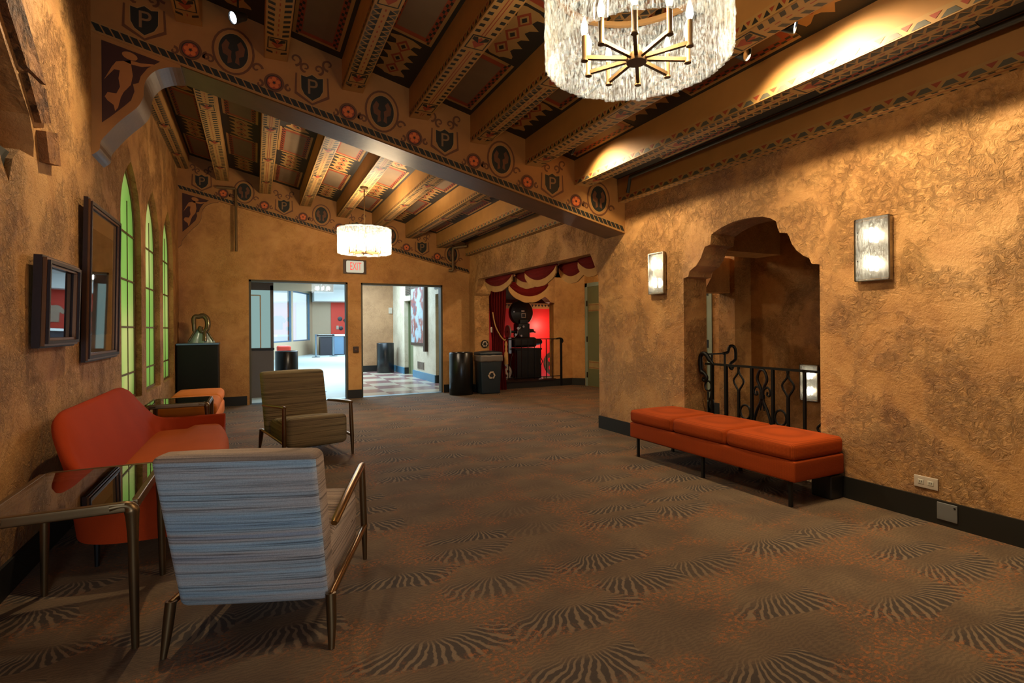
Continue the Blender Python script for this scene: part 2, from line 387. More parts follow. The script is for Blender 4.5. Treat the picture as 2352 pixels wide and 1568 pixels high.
def slat_glass(name, tint, lo, hi, gls, base=(.93, .97, 1, 1)):
    T = NT(name); o = T.obj()
    of_ = T.n('VectorMath', {'operation': 'ADD'}); T.set(of_.inputs[0], o); T.set(of_.inputs[1], T.n('ObjectInfo').outputs['Random'])
    v = T.scale(of_.outputs[0], (80, 80, 24)); nz = T.n('TexNoise', Vector=v, Scale=1.0, Detail=4.0, Roughness=.75, Distortion=1.0).outputs[0]
    bmp = T.bump(nz, 1.0, .02)
    tl = T.n('BsdfTranslucent', Color=lin(tint), Normal=bmp); tp = T.n('BsdfTransparent', Color=base)
    gl = T.n('BsdfGlossy', Color=(1, 1, 1, 1), Roughness=.16, Normal=bmp)
    df = T.n('BsdfDiffuse', Color=lin(tint), Normal=bmp); td = T.n('MixShader', Fac=.45); T.t.links.new(tl.outputs[0], td.inputs[1]); T.t.links.new(df.outputs[0], td.inputs[2])
    m1 = T.n('MixShader', Fac=T.ramp(nz, [(.45, (lo, lo, lo)), (.58, (hi, hi, hi))])); T.t.links.new(tp.outputs[0], m1.inputs[1]); T.t.links.new(td.outputs[0], m1.inputs[2])
    m2 = T.n('MixShader', Fac=gls); T.t.links.new(m1.outputs[0], m2.inputs[1]); T.t.links.new(gl.outputs[0], m2.inputs[2])
    T.t.links.new(m2.outputs[0], T.out.inputs[0]); return T.mat
M['slat'] = slat_glass('rippled_glass', '#b4c4d0', .004, .34, .06, (.82, .77, .70, 1))
M['sconce_glass'] = slat_glass('rippled_sconce_glass', '#c4d2da', .07, .30, .08)
def pane(name, gloss=.08, rough=.02, col=(1, 1, 1, 1), k=1.0):
    T = NT(name); tp = T.n('BsdfTransparent', Color=col); gl = T.n('BsdfGlossy', Color=(1, 1, 1, 1), Roughness=rough)
    fr = T.n('Fresnel', IOR=1.45).outputs[0]
    m1 = T.n('MixShader', Fac=T.m('ADD', T.m('MULTIPLY', fr, k), gloss)); T.t.links.new(tp.outputs[0], m1.inputs[1]); T.t.links.new(gl.outputs[0], m1.inputs[2])
    T.t.links.new(m1.outputs[0], T.out.inputs[0]); return T.mat
M['pane'] = pane('clear_glass')
M['street_pane'] = pane('street_window_glass', .0, .02, (.96, .99, 1, 1), .2)
M['table_glass'] = pane('smoked_table_glass', .12, .01, (.75, .72, .66, 1))
def leaded(name, c0, c1, c2):
    T = NT(name); p = T.pos(); z = T.n('SeparateXYZ', Vector=p).outputs[2]
    ce = T.n('TexNoise', Vector=T.scale(p, (0, .9, .8)), Scale=1.0, Detail=1.0).outputs[0]
    col = T.ramp(ce, [(.35, lin(c0)), (.5, lin(c1)), (.68, lin(c2))])
    tl = T.n('BsdfTranslucent', Color=col); gl = T.n('BsdfGlossy', Color=(1, 1, 1, 1), Roughness=.2)
    m = T.n('MixShader', Fac=.05); T.t.links.new(tl.outputs[0], m.inputs[1]); T.t.links.new(gl.outputs[0], m.inputs[2]); T.t.links.new(m.outputs[0], T.out.inputs[0]); return T.mat
M['green_glass'] = leaded('green_cathedral_glass', '#b8cf88', '#c6d692', '#e4dea8')

# ------------------------------------------------------------------ the room
XL, XR, YB, YG0, YG1 = -1.2, 4.31, 10.91, 5.42, 5.84
XW = 4.655                                   # far face of the thick right wall
def zr(x): return 3.607-.2313*x              # lower edge of the sloping girders
def zj(x): return 3.997-.2346*x              # joist undersides
def zd(x): return 4.277-.2346*x              # ceiling deck

struct('floor', MB().box(XL-.02, XW, -3.1, YB+.02, -.12, 0), M['carpet'])
arch = [(2.83, 1.92), (2.90, 1.93), (2.925, 1.985), (2.975, 2.01), (3.04, 2.065), (3.085, 2.13), (3.11, 2.2), (3.13, 2.235), (3.205, 2.25), (3.225, 2.30), (3.24, 2.36),
        (3.30, 2.40), (3.38, 2.43), (3.48, 2.445), (3.60, 2.45), (3.72, 2.445), (3.82, 2.425), (3.91, 2.40), (4.0, 2.36), (4.015, 2.26), (4.09, 2.245), (4.11, 2.21), (4.145, 2.135), (4.21, 2.06), (4.31, 2.01), (4.33, 1.95), (4.40, 1.94)]
outer = [(-3.1, 0), (2.83, 0)]+arch+[(4.40, 0), (6.01, 0), (6.01, 2.07), (6.05, 2.17), (6.12, 2.30), (6.21, 2.45), (10.36, 2.45), (10.40, 2.42), (10.45, 2.28), (10.52, 2.15), (10.60, 2.10), (10.60, 0), (YB, 0), (YB, 4.0), (-3.1, 4.0)]
struct('wall_right', MB().prism(outer, lambda a, b, t: (t, a, b), XR, XW), M['stucco'])
def pointed(c, hw, z0, zs, za, n=10):
    R = []
    for i in range(n): s = i/n; R.append((c+hw*(1-s**3.4), zs+(za-zs)*s))
    return [(c-hw, z0), (c+hw, z0)]+R+[(c, za)]+[(2*c-y, z) for y, z in reversed(R)]
WIN = [6.97, 8.32, 9.68]
niche = [(3.12, 2.46), (3.38, 2.40), (3.62, 2.40), (3.70, 2.30), (3.78, 2.22), (3.83, 2.36), (3.92, 2.44), (4.14, 2.46), (4.15, 2.56), (4.08, 2.70), (3.95, 2.80), (3.82, 2.90), (3.70, 3.0), (3.6, 3.1), (3.5, 3.0), (3.36, 2.86), (3.2, 2.66)]
struct('wall_left', MB().prism([(-3.1, 0), (YB+.2, 0), (YB+.2, 4.9), (-3.1, 4.9)], lambda a, b, t: (t, a, b), XL-.35, XL, [pointed(c, .53, .63, 2.35, 3.25) for c in WIN]+[niche]), M['stucco'])
wb = MB().prism([(XL-.35, 0), (-.09, 0), (-.09, 2.34), (1.69, 2.34), (1.69, 0), (1.95, 0), (1.95, 2.34), (3.69, 2.34), (3.69, 0), (XW, 0), (XW, 4.9), (XL-.35, 4.9)], lambda a, b, t: (a, t, b), YB, YB+.2)
struct('wall_back', wb, M['stucco_smooth'])
struct('wall_front', MB().box(XL-.35, XW, -3.3, -3.1, 0, 4.9), M['stucco_smooth'])

# ceiling deck with the painted panels between the joists
JX = [-1.11, -.5, .2, .9, 1.58, 2.27, 2.96, 3.64, 4.255]
JW = [.09, .1, .1, .1, .1, .1, .1, .1, .055]
ck = MB(); ck.prism([(XL-.02, zd(XL-.02)), (XW, zd(XW)), (XW, zd(XW)+.12), (XL-.02, zd(XL-.02)+.12)], lambda a, b, t: (a, t, b), -3.2, YB+.1)
def deckpoly(P, mi, dz=.003): ck.poly([(x, y, zd(x)-dz) for x, y in P], mi)
def ornament(xc, y0, L, hw):
    w = hw*.62
    prof = [(0, .35), (.05, .95), (.10, .9), (.12, .55), (.2, .45), (.26, 1.0), (.33, .62), (.4, .5), (.47, .98), (.53, .6), (.6, .5), (.66, 1.0), (.74, .62), (.80, .55), (.88, .9), (.93, .95), (.96, .5), (1.0, .3)]
    for (a, wa), (b, wb_) in zip(prof[:-1], prof[1:]):
        deckpoly([(xc-w*wa, y0+a*L), (xc+w*wa, y0+a*L), (xc+w*wb_, y0+b*L), (xc-w*wb_, y0+b*L)], 1)
    for t in (.2, .5, .8):
        yc = y0+t*L
        for s_, mi, dz in ((.44, 3, .005), (.28, 1, .007), (.16, 2, .009)):
            deckpoly([(xc-w*s_, yc), (xc, yc-L*.15*s_/.44), (xc+w*s_, yc), (xc, yc+L*.15*s_/.44)], mi, dz)
def framed(xc, y0, L, hw):
    w = hw*.86
    deckpoly([(xc-w, y0), (xc+w, y0), (xc+w, y0+L), (xc-w, y0+L)], 1)
    deckpoly([(xc-w*.86, y0+.04), (xc+w*.86, y0+.04), (xc+w*.86, y0+L-.04), (xc-w*.86, y0+L-.04)], 3, .0045)
    deckpoly([(xc-w*.62, y0+.10), (xc+w*.62, y0+.10), (xc+w*.62, y0+L-.10), (xc-w*.62, y0+L-.10)], 4, .006)
    n = int(L/.045)
    for i in range(n):
        for sx in (-1, 1):
            o = .66 if i % 2 else .76
            deckpoly([(xc+sx*w*o, y0+i*.045), (xc+sx*w*(o+.1), y0+i*.045), (xc+sx*w*(o+.1), y0+i*.045+.04), (xc+sx*w*o, y0+i*.045+.04)], 2, .006)
for i in range(8):
    xa, xb = JX[i]+JW[i], JX[i+1]-JW[i+1]; xc, hw = (xa+xb)/2, (xb-xa)/2
    flip = i % 2
    for (ya, yb) in ((-2.6, YG0-.12), (YG1+.12, YB-.2)):
        y = yb; k = flip
        while y > ya+.3:
            L = .72 if k % 2 else 1.05
            L = min(L, y-ya)
            if k % 2: ornament(xc, y-L, L, hw)
            else: framed(xc, y-L, L, hw)
            y -= L+.03; k += 1
struct('ceiling', ck, [M['deck'], M['joist_tan'], M['ink'], M['rust_paint'], M['panel']])

# joists
def joist(name, k, y0, y1, style, label):
    xc, hw = JX[k], JW[k]; zb = zj(xc); b = MB()
    b.prism([(xc-hw, zb), (xc+hw, zb), (xc+hw, zd(xc+hw)), (xc-hw, zd(xc-hw))], lambda a, c, t: (a, t, c), y0, y1)
    q = lambda P, mi, dz: b.poly([(xc+x, y, zb-dz) for x, y in P], mi)
    q([(-hw*.94, y0+.02), (hw*.94, y0+.02), (hw*.94, y1-.02), (-hw*.94, y1-.02)], 1, .002)
    y = y0+.06; n = 0; per = 15
    while y < y1-.1:
        if n % per == 0 and hw > .08:
            q([(-hw*.8, y), (hw*.8, y), (hw*.8, y+.2), (-hw*.8, y+.2)], 2, .003)
            q([(-hw*.7, y+.015), (hw*.7, y+.015), (hw*.7, y+.185), (-hw*.7, y+.185)], 1, .004)
            q([(-hw*.5, y+.1), (0, y+.02), (hw*.5, y+.1), (0, y+.18)], 3, .005)
            for sx in (-1, 1): q([(sx*hw*.65, y+.02), (sx*hw*.3, y+.02), (0, y+.1), (sx*hw*.65, y+.06)], 2, .0055)
            y += .24; n += 1; continue
        p = .078
        if style == 0:
            for sx in (-1, 1): q([(sx*hw*.34, y+.012), (sx*hw*.86, y-.012), (sx*hw*.86, y+.026), (sx*hw*.34, y+.05)], 2, .003)
            q([(-hw*.05, y), (hw*.05, y), (hw*.05, y+.04), (-hw*.05, y+.04)], 3, .003)
        elif style == 1:
            for sx in (-1, 1):
                q([(sx*hw*.3, y), (sx*hw*.85, y+p*.45), (sx*hw*.3, y+p*.9)], 2, .003)
                q([(sx*hw*.9, y-p*.4), (sx*hw*.9, y+p*.35), (sx*hw*.5, y)], 4, .0033)
            q([(-hw*.06, y), (hw*.06, y), (hw*.06, y+.03), (-hw*.06, y+.03)], 3, .003)
        else:
            for sx in (-1, 1):
                q([(sx*hw*.45, y), (sx*hw*.85, y), (sx*hw*.85, y+.038), (sx*hw*.45, y+.038)], 2, .003)
                q([(sx*hw*.08, y), (sx*hw*.16, y), (sx*hw*.16, y+p), (sx*hw*.08, y+p)], 3, .003)
        y += p; n += 1
    if k >= 3:                                # painted border along the lower edge of the left face
        x = xc-hw-.002; y = y0+.04; n = 0; p = .15 if k >= 7 else .085; h = .055 if k >= 7 else .05
        s = lambda P, mi: b.poly([(x, yy, zb+zz) for yy, zz in P], mi)
        s([(y0+.02, .0), (y1-.02, .0), (y1-.02, h+.02), (y0+.02, h+.02)], 1); x -= .002
        while y < y1-p:
            s([(y+p*.03, .008), (y+p*.72, .008), (y+p*.5, h*.8), (y+p*.24, h*.8)] if k >= 7 else [(y, .01), (y+p*.6, .01), (y+p*.3, h)], 4 if k >= 7 else 2)
            s([(y+p*.66, h), (y+p*1.1, h), (y+p*.88, .02)], 3)
            y += p; n += 1
    return tag(b.build(name, [M['joist'], M['joist_tan'], M['ink'], M['rust_paint'], M['grey_paint']]), label, 'ceiling beam', 'painted beams between the girders')
ORD = ['against the left wall', 'next to the left wall beam', 'third from the left wall', 'fourth from the left wall', 'at the middle holding the chandelier', 'just right of the chandelier beam', 'from which the spotlights hang', 'lit by the spotlights', 'against the right wall']
STY = [1, 0, 0, 1, 2, 1, 0, 1, 2]
for k in range(9):
    joist('ceiling_beam', k, -3.05, YG0, STY[k], 'painted brown ceiling beam of the near bay, '+ORD[k])
STY2 = [1, 0, 2, 0, 2, 0, 1, 1, 0]
for k in range(9):
    joist('ceiling_beam', k, YG1, YB-.05, STY2[k], 'painted brown ceiling beam of the far bay, '+ORD[k].replace('from which the spotlights hang', 'third from the right wall').replace('lit by the spotlights', 'second from the right wall'))

# girders with painted frieze (rope band, roundels, ovals, shields)
PV, PF = text_geo('P', .21)
def ribbon(P, w):
    out = []
    for i, p in enumerate(P):
        a = P[max(0, i-1)]; c = P[min(len(P)-1, i+1)]; dx, dz = c[0]-a[0], c[1]-a[1]; L = math.hypot(dx, dz) or 1
        ww = w*(1-.5*i/len(P)); out.append(((p[0]-dz/L*ww, p[1]+dx/L*ww), (p[0]+dz/L*ww, p[1]-dx/L*ww)))
    return out
def girder(name, y0, y1, x0, x1, label, soffit=True):
    b = MB(); yf = y0
    b.prism([(x0, zr(x0)), (x1, zr(x1)), (x1, zd(x1)), (x0, zd(x0))], lambda a, c, t: (a, t, c), y0, y1)
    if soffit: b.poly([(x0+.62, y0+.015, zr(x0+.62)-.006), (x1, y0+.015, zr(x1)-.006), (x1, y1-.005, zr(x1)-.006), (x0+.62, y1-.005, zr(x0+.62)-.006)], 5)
    fp = lambda P, mi, dy: b.poly([(x, yf-dy, z) for x, z in P], mi)
    x = x0
    fp([(x0, zr(x0)+.012), (x1, zr(x1)+.012), (x1, zr(x1)+.02), (x0, zr(x0)+.02)], 1, .002)
    fp([(x0, zr(x0)+.082), (x1, zr(x1)+.082), (x1, zr(x1)+.09), (x0, zr(x0)+.09)], 1, .002)
    while x < x1-.09:
        fp([(x+.035, zr(x+.035)+.02), (x+.088, zr(x+.088)+.02), (x+.053, zr(x+.053)+.08), (x, zr(x)+.08)], 2 if (y0 < 9) else 2, .003); x += .066
    def disc(xc, zc, rx, rz, mi, dy, n=24): fp([(xc+rx*math.cos(2*PI*i/n), zc+rz*math.sin(2*PI*i/n)) for i in range(n)], mi, dy)
    def curl(xc, zc, r, a0, turns, sg, w=.012):
        P = [(xc+sg*r*(1-.8*t/18)*math.cos(a0+turns*2*PI*t/18), zc+r*(1-.8*t/18)*math.sin(a0+turns*2*PI*t/18)) for t in range(19)]
        R = ribbon(P, w)
        for (a, c), (d, e) in zip(R[:-1], R[1:]): fp([a, c, e, d], 4, .0025)
    n0 = -3
    for i in range(n0, 14):
        xc = -.155+.3375*i
        if xc < x0+.15 or xc > x1-.12: continue
        if i % 2 == 1:
            zc = zr(xc)+.165
            disc(xc, zc, .088, .088, 4, .003); disc(xc, zc, .07, .07, 2, .004); disc(xc, zc, .062, .062, 3, .005)
            for p in range(5):
                A = 2*PI*p/5+.3; disc(xc+.034*math.cos(A), zc+.034*math.sin(A), .021, .021, 6, .006, 10)
            disc(xc, zc, .01, .01, 2, .007, 8)
            for sg in (-1, 1): curl(xc+sg*.125, zc-.03, .035, PI/2, .9, sg)
        elif (i//2) % 2 == 0:
            zc = zr(xc)+.305
            disc(xc, zc, .175, .215, 4, .003); disc(xc, zc, .155, .195, 0, .004); disc(xc, zc, .128, .168, 1, .005); disc(xc, zc, .12, .16, 3 if False else 2, .006)
            for sg in (-1, 1):
                fp([(xc+sg*.012, zc-.10), (xc+sg*.05, zc-.12), (xc+sg*.045, zc-.05), (xc+sg*.085, zc-.03), (xc+sg*.095, zc+.04), (xc+sg*.06, zc+.10), (xc+sg*.03, zc+.07), (xc+sg*.045, zc+.02), (xc+sg*.015, zc+.0), (xc+sg*.02, zc-.05)], 4, .007)
            for sg in (-1, 1): curl(xc+sg*.19, zc-.11, .05, 0, .9, sg)
        else:
            zc = zr(xc)+.26
            sh = lambda s: [(xc-.1*s, zc+.105*s), (xc-.05*s, zc+.095*s), (xc, zc+.125*s), (xc+.05*s, zc+.095*s), (xc+.1*s, zc+.105*s), (xc+.098*s, zc-.02*s), (xc+.07*s, zc-.075*s), (xc, zc-.125*s), (xc-.07*s, zc-.075*s), (xc-.098*s, zc-.02*s)]
            fp([(xc-.15, zc+.12), (xc+.15, zc+.12), (xc+.16, zc-.08), (xc, zc-.17), (xc-.16, zc-.08)], 4, .003)
            fp([(xc-.135, zc+.135), (xc+.135, zc+.135), (xc+.14, zc-.06), (xc, zc-.15), (xc-.14, zc-.06)], 0, .004)
            fp(sh(1.08), 1, .005); fp(sh(1.0), 2, .006)
            b.add([(xc+vx, yf-.007, zc+vy) for vx, vy, _ in PV], PF, 8)
            for sg in (-1, 1):
                curl(xc+sg*.06, zc+.19, .05, -PI/2, 1.1, sg); curl(xc+sg*.15, zc+.25, .06, -PI/2, 1.0, -sg)
    return tag(b.build(name, [M['girder'], M['joist_tan'], M['ink'], M['rust_paint'], M['scroll'], M['soffit'], M['roundel'], M['figure'], M['dull_gold']]), label, 'ceiling girder', None)
girder('ceiling_girder', YG0, YG1, XL, XR+.02, 'large brown girder with roundels and shields crossing the room between the two bays')
girder('ceiling_girder', YB-.05, YB, XL, XR, 'brown painted frieze girder high on the far wall above the exit sign', False)

# brackets with painted reclining figure
def bracket(y0, y1, label):
    b = MB()
    low = [(-1.2, 2.86), (-1.15, 2.91), (-1.14, 2.98), (-1.09, 3.06), (-1.01, 3.17), (-.93, 3.26), (-.88, 3.32), (-.845, 3.40), (-.84, 3.46), (-.825, 3.55), (-.76, 3.645), (-.66, 3.70), (-.57, 3.715)]
    top = [(-.57, zr(-.57)), (-1.2, zr(-1.2))]
    low = [(p.x, p.y) for p in cat_rom([(x, z, 0) for x, z in low], 4)]
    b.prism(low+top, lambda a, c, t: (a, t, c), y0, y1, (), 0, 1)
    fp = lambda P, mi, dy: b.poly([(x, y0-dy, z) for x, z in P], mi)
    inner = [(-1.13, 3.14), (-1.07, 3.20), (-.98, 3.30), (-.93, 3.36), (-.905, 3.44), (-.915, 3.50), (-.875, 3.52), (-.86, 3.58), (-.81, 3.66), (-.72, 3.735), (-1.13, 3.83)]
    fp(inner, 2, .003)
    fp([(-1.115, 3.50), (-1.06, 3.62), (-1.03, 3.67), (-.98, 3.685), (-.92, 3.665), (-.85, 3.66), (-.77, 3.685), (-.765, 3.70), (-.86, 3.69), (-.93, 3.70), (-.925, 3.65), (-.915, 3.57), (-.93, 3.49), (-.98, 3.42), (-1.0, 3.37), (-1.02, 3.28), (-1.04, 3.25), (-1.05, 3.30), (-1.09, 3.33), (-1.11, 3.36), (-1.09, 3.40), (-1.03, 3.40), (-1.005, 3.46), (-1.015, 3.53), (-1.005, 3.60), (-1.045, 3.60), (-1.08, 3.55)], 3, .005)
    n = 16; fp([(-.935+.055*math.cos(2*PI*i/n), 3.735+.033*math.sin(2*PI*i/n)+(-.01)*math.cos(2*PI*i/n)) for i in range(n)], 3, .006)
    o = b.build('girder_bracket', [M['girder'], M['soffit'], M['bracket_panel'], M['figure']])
    return tag(o, label, 'bracket')
bracket(YG0+.005, YG1-.03, 'scrolled bracket with painted figure under the left end of the near girder')
bracket(YB-.045, YB-.001, 'flat painted bracket with figure in the far left corner')

# windows in the left wall
for i, c in enumerate(WIN):
    f = MB(); out = pointed(c, .53, .63, 2.35, 3.25); inn = pointed(c, .50, .66, 2.35, 3.20)
    f.prism(out, lambda a, b, t: (t, a, b), XL-.10, XL-.06, [inn])
    for z in (.92+.1*0, 1.44, 1.96, 2.48):
        hw = .5 if z < 2.35 else .5*(1-((z-2.35)/.85)**3.4)
        f.box(XL-.085, XL-.062, c-hw, c+hw, z-.009, z+.009)
    for dy in (-.17, .17): f.box(XL-.085, XL-.066, c+dy-.006, c+dy+.006, .66, 2.85)
    w = struct('window_%d' % (i+1), f, M['pipe'])
    pn = MB().prism(inn, lambda a, b, t: (t, a, b), XL-.078, XL-.074); pn.build('pane', M['green_glass'], w)
# broken plaster niche at the upper left with rough quoins
nb = MB(); nb.box(XL-.345, XL-.27, 3.0, 4.3, 2.38, 3.3); struct('trim_1', nb, M['stucco_rough'])
struct('trim_2', MB().box(XL-.06, XL-.03, 3.1, 3.9, 2.1, 2.41), M['ink'])
qn = MB()
for P in ([(3.64, 3.14), (3.80, 3.30), (4.02, 3.12), (4.22, 2.94), (3.92, 2.92)], [(3.94, 2.90), (4.24, 2.92), (4.33, 2.74), (4.16, 2.68)], [(4.18, 2.64), (4.40, 2.70), (4.46, 2.5), (4.24, 2.46)]):
    qn.prism(P, lambda a, b, t: (t, a, b), XL-.02, XL+.03+.03*random.random())
struct('trim_3', qn, M['stucco_rough'])

# baseboards
hb = .171
b = MB(); b.box(XR-.018, XR, -3.1, 2.83, 0, hb); b.box(XR-.018, XR, 4.40, 6.01, 0, hb); b.box(XR-.018, XR, 10.6, YB, 0, hb)
b.box(XR, XW, 4.385, 4.405, 0, hb); b.box(XR, XW, 6.0, 6.02, 0, hb); b.box(XR-.018, XW, 10.585, 10.6, 0, hb)
struct('baseboard_right', b, M['base'])
struct('baseboard_left', MB().box(XL, XL+.018, -3.1, YB, 0, hb), M['base'])
b = MB(); b.box(XL, -.13, YB-.018, YB, 0, hb); b.box(1.68, 1.96, YB-.018, YB+.21, 0, hb); b.box(3.70, XR, YB-.018, YB, 0, hb)
struct('baseboard_back', b, M['base'])
# dark metal frames round the two doorways
for k, (a, c) in enumerate(((-.09, 1.69), (1.95, 3.69))):
    b = MB(); b.box(a, a+.035, YB+.02, YB+.19, 0, 2.34); b.box(c-.035, c, YB+.02, YB+.19, 0, 2.34); b.box(a, c, YB+.02, YB+.19, 2.305, 2.34)
    struct('door_%d' % (k+1), b, M['grey_paint'])
b = MB(); b.box(-.09, 1.69, YB+.0, YB+.2, -.01, .006); b.box(1.95, 3.69, YB+.0, YB+.2, -.01, .006); struct('trim_4', b, M['steel'])

# ------------------------------------------------------------------ stair corridor and alcove behind the right wall
struct('floor_corridor', MB().box(XW-.01, 7.6, 5.55, 10.95, -.12, 0).box(XW-.01, 7.6, 1.0, 5.55, -1.4, -1.3), M['carpet'])
def wall(name, mb, mat): return struct(name, mb, M[mat])
wall('wall_stair', MB().box(6.8, 7.0, .8, 5.55, -1.4, 2.95), 'stucco')
wall('wall_stair_end', MB().box(XW, 7.0, .6, .8, -1.4, 2.95), 'stucco')
wall('wall_pier', MB().box(6.45, 7.0, 5.55, 5.85, -1.4, 2.95), 'stucco')
wall('wall_passage', MB().box(6.65, 6.9, 5.85, 8.2, 0, 2.95), 'stucco')
wall('wall_alcove', MB().box(7.15, 7.35, 8.0, 10.95, 0, 2.95), 'stucco_smooth')
wall('wall_alcove_pier', MB().prism([(6.43, 10.80), (6.95, 10.80), (7.15, 10.55), (7.15, 11.0), (6.43, 11.0)], lambda a, b, t: (a, b, t), 0, 2.95), 'stucco_smooth')
wall('ceiling_corridor', MB().box(XW-.3, 7.5, .6, 12.9, 2.92, 3.05), 'stucco_smooth')
wall('wall_stair_under', MB().box(XW-.02, XW, .6, 5.55, -1.4, 0).box(XW, 6.8, 5.55, 5.57, -1.4, 0), 'stucco')
struct('trim_5', MB().box(XW+.3, 6.8, 5.05, 5.45, 2.42, 2.92).prism([(5.85, 1.9), (5.95, 1.98), (6.05, 2.12), (6.12, 2.35), (6.2, 2.42), (6.8, 2.42), (6.8, 1.9)], lambda a, c, t: (a, t, c), 5.62, 5.84), M['stucco_smooth'])
b = MB(); b.box(6.63, 6.65, 5.85, 8.0, 0, hb); b.prism([(6.43, 10.785), (6.93, 10.785), (7.13, 10.53), (7.15, 10.55), (6.95, 10.80), (6.43, 10.80)], lambda a, c, t: (a, c, t), 0, .17)
struct('baseboard_passage', b, M['base'])
# niche: platform, red wall, frieze, dark top
struct('trim_6', MB().box(XW, 6.45, 10.78, 12.6, 0, .155), M['base'])
struct('floor_niche', MB().box(XW, 6.45, 10.74, 12.6, .155, .185), M['orange_wall'] if False else M['wood_dark'])
wall('wall_niche', MB().box(XW-.05, 7.5, 12.4, 12.55, 0, 1.93), 'red_wall')
wall('wall_niche_side', MB().box(XW-.2, XW, 11.11, 12.5, 0, 2.95).box(7.45, 7.6, 11.0, 12.5, 0, 2.95).box(6.95, 7.6, 10.98, 11.02, 0, 2.95), 'red_wall')
wall('wall_niche_top', MB().box(XW-.05, 7.5, 12.42, 12.55, 1.93, 2.95), 'ink')
fz = MB().box(XW, 7.3, 12.36, 12.41, 1.91, 2.05)
for i in range(26):
    x = XW+i*.1; fz.poly([(x, 12.355, 2.02), (x+.09, 12.355, 2.02), (x+.045, 12.355, 1.95)], 1)
struct('trim_7', fz, [M['joist_tan'], M['ink']])
# arch bracket beside the niche curtains
b = MB(); b.prism([(6.43, 1.98), (6.30, 2.0), (6.26, 2.05), (6.16, 2.12), (6.06, 2.26), (6.02, 2.42), (5.98, 2.46), (5.94, 2.50), (5.94, 2.60), (6.43, 2.60)], lambda a, c, t: (a, t, c), 10.72, 10.98)
b.box(XW, 6.95, 10.80, 10.98, 2.60, 2.95); struct('trim_8', b, M['stucco_smooth'])

# green doors
def panel_door(name, y0, y1, x, z1, near=False):
    f = MB(); f.box(x-.02, x+.03, y0-.09, y0, 0, z1+.09); f.box(x-.02, x+.03, y1, y1+.09, 0, z1+.09); f.box(x-.02, x+.03, y0-.09, y1+.09, z1, z1+.09)
    r = struct(name, f, M['green_trim'])
    MB().box(x-.012, x+.02, y0+.003, y1-.003, .01, z1-.004).build('leaf', M['green_door'], r)
    for z in (.42, 1.77): MB().box(x-.016, x-.012, y0+.06, y1-.06, z, z+.19).box(x-.018, x-.016, y0+.06, y1-.06, z+.02, z+.03, 1).box(x-.018, x-.016, y0+.06, y1-.06, z+.15, z+.16, 1).build('painted_band', [M['door_band'], M['rust_paint']], r)
    for z in (.2, 1.05, 1.9): MB().box(x-.026, x-.012, (y0-.025 if near else y1-.01), (y0+.01 if near else y1+.025), z, z+.13).build('hinge', M['black'], r)
    MB().cyl((x-.012, y0+.07, 1.0), (x-.06, y0+.07, 1.0), .022, .026, 14).build('knob', M['black'], r)
    return r
panel_door('door_3', 9.60, 10.42, 7.15, 2.36)
panel_door('door_4', 6.25, 7.1, 6.65, 2.15, True)

# ------------------------------------------------------------------ foyer and vestibule beyond the doorways
T = NT('pale_foyer_carpet'); p = T.pos(); T.bsdf(T.mix(T.noise(p, 2, 3), lin('#a9b6b4'), lin('#bcc8c6')), .6); M['foyer_floor'] = T.mat
T = NT('checker_tile'); p = T.pos()
ch = T.n('TexChecker', Vector=T.n('Mapping', Vector=p, Rotation=(0, 0, 0)).outputs[0], Scale=1.55, Color1=lin('#8d6a66'), Color2=lin('#b7ab98'))
T.bsdf(ch.outputs[0], .22, 0); M['tile'] = T.mat
struct('floor_foyer', MB().box(-1.5, 2.86, YB+.02, 34, -.12, 0).box(2.86, 9.5, 17.5, 34, -.12, 0), M['foyer_floor'])
struct('floor_vestibule', MB().prism([(1.93, YB+.02), (4.4, YB+.02), (4.4, 17.5), (2.9, 17.5)], lambda a, b, t: (a, b, t), -.11, .004), M['tile'])
wall('wall_foyer_left', MB().box(-1.7, -1.5, 11.1, 34, 0, 3.6), 'offwhite')
wall('wall_vestibule', MB().box(2.85, 4.4, 17.4, 17.6, 0, 3.6), 'stucco_tan')
wv = MB().prism([(11.1, 0), (11.95, 0), (11.95, 2.27), (12.85, 2.27), (12.85, 0), (14.95, 0), (14.95, 2.24), (15.95, 2.24), (15.95, 0), (17.4, 0), (17.4, 3.6), (11.1, 3.6)], lambda a, b, t: (t, a, b), 4.15, 4.4)
struct('wall_vestibule_right', wv, M['stucco_pale'])
b = MB(); b.box(4.12, 4.15, 12.86, 14.94, 0, .2); b.box(4.12, 4.15, 15.96, 17.4, 0, .2); b.box(4.15, 4.4, 12.82, 12.86, 0, .2, 1); b.box(4.15, 4.4, 15.92, 15.96, 0, .2, 1); b.box(2.85, 4.15, 17.37, 17.4, 0, .2, 1)
struct('baseboard_vestibule', b, [M['base_blue'], M['base']])
for k, (a, c) in enumerate(((11.95, 12.85), (14.95, 15.95))):
    b = MB(); b.box(4.32, 4.36, a, c, 0, 2.24); b.box(4.27, 4.33, a, a+.05, 0, 2.24); b.box(4.27, 4.33, c-.05, c, 0, 2.24); struct('door_%d' % (k+5), b, M['green_door'])
b = MB()
b.box(-.2, .36, 12.0, 12.25, 0, 1.02); b.box(.30, .36, 12.0, 12.25, 1.02, 2.32); b.box(-.2, .36, 12.0, 12.25, 2.22, 2.6); struct('wall_booth', b, M['grey_panel'])
b = MB(); b.box(-.25, .30, 12.06, 12.1, 1.0, 2.22); b.box(.1, .125, 12.04, 12.06, 1.02, 2.12, 1); b.box(-.25, .1, 12.04, 12.06, 2.1, 2.125, 1); b.box(-.2, .37, 11.96, 12.02, .98, 1.02, 2); struct('window_4', b, [emit('lit_office_window', '#a4c8c4', .55), M['cream'], M['black']])
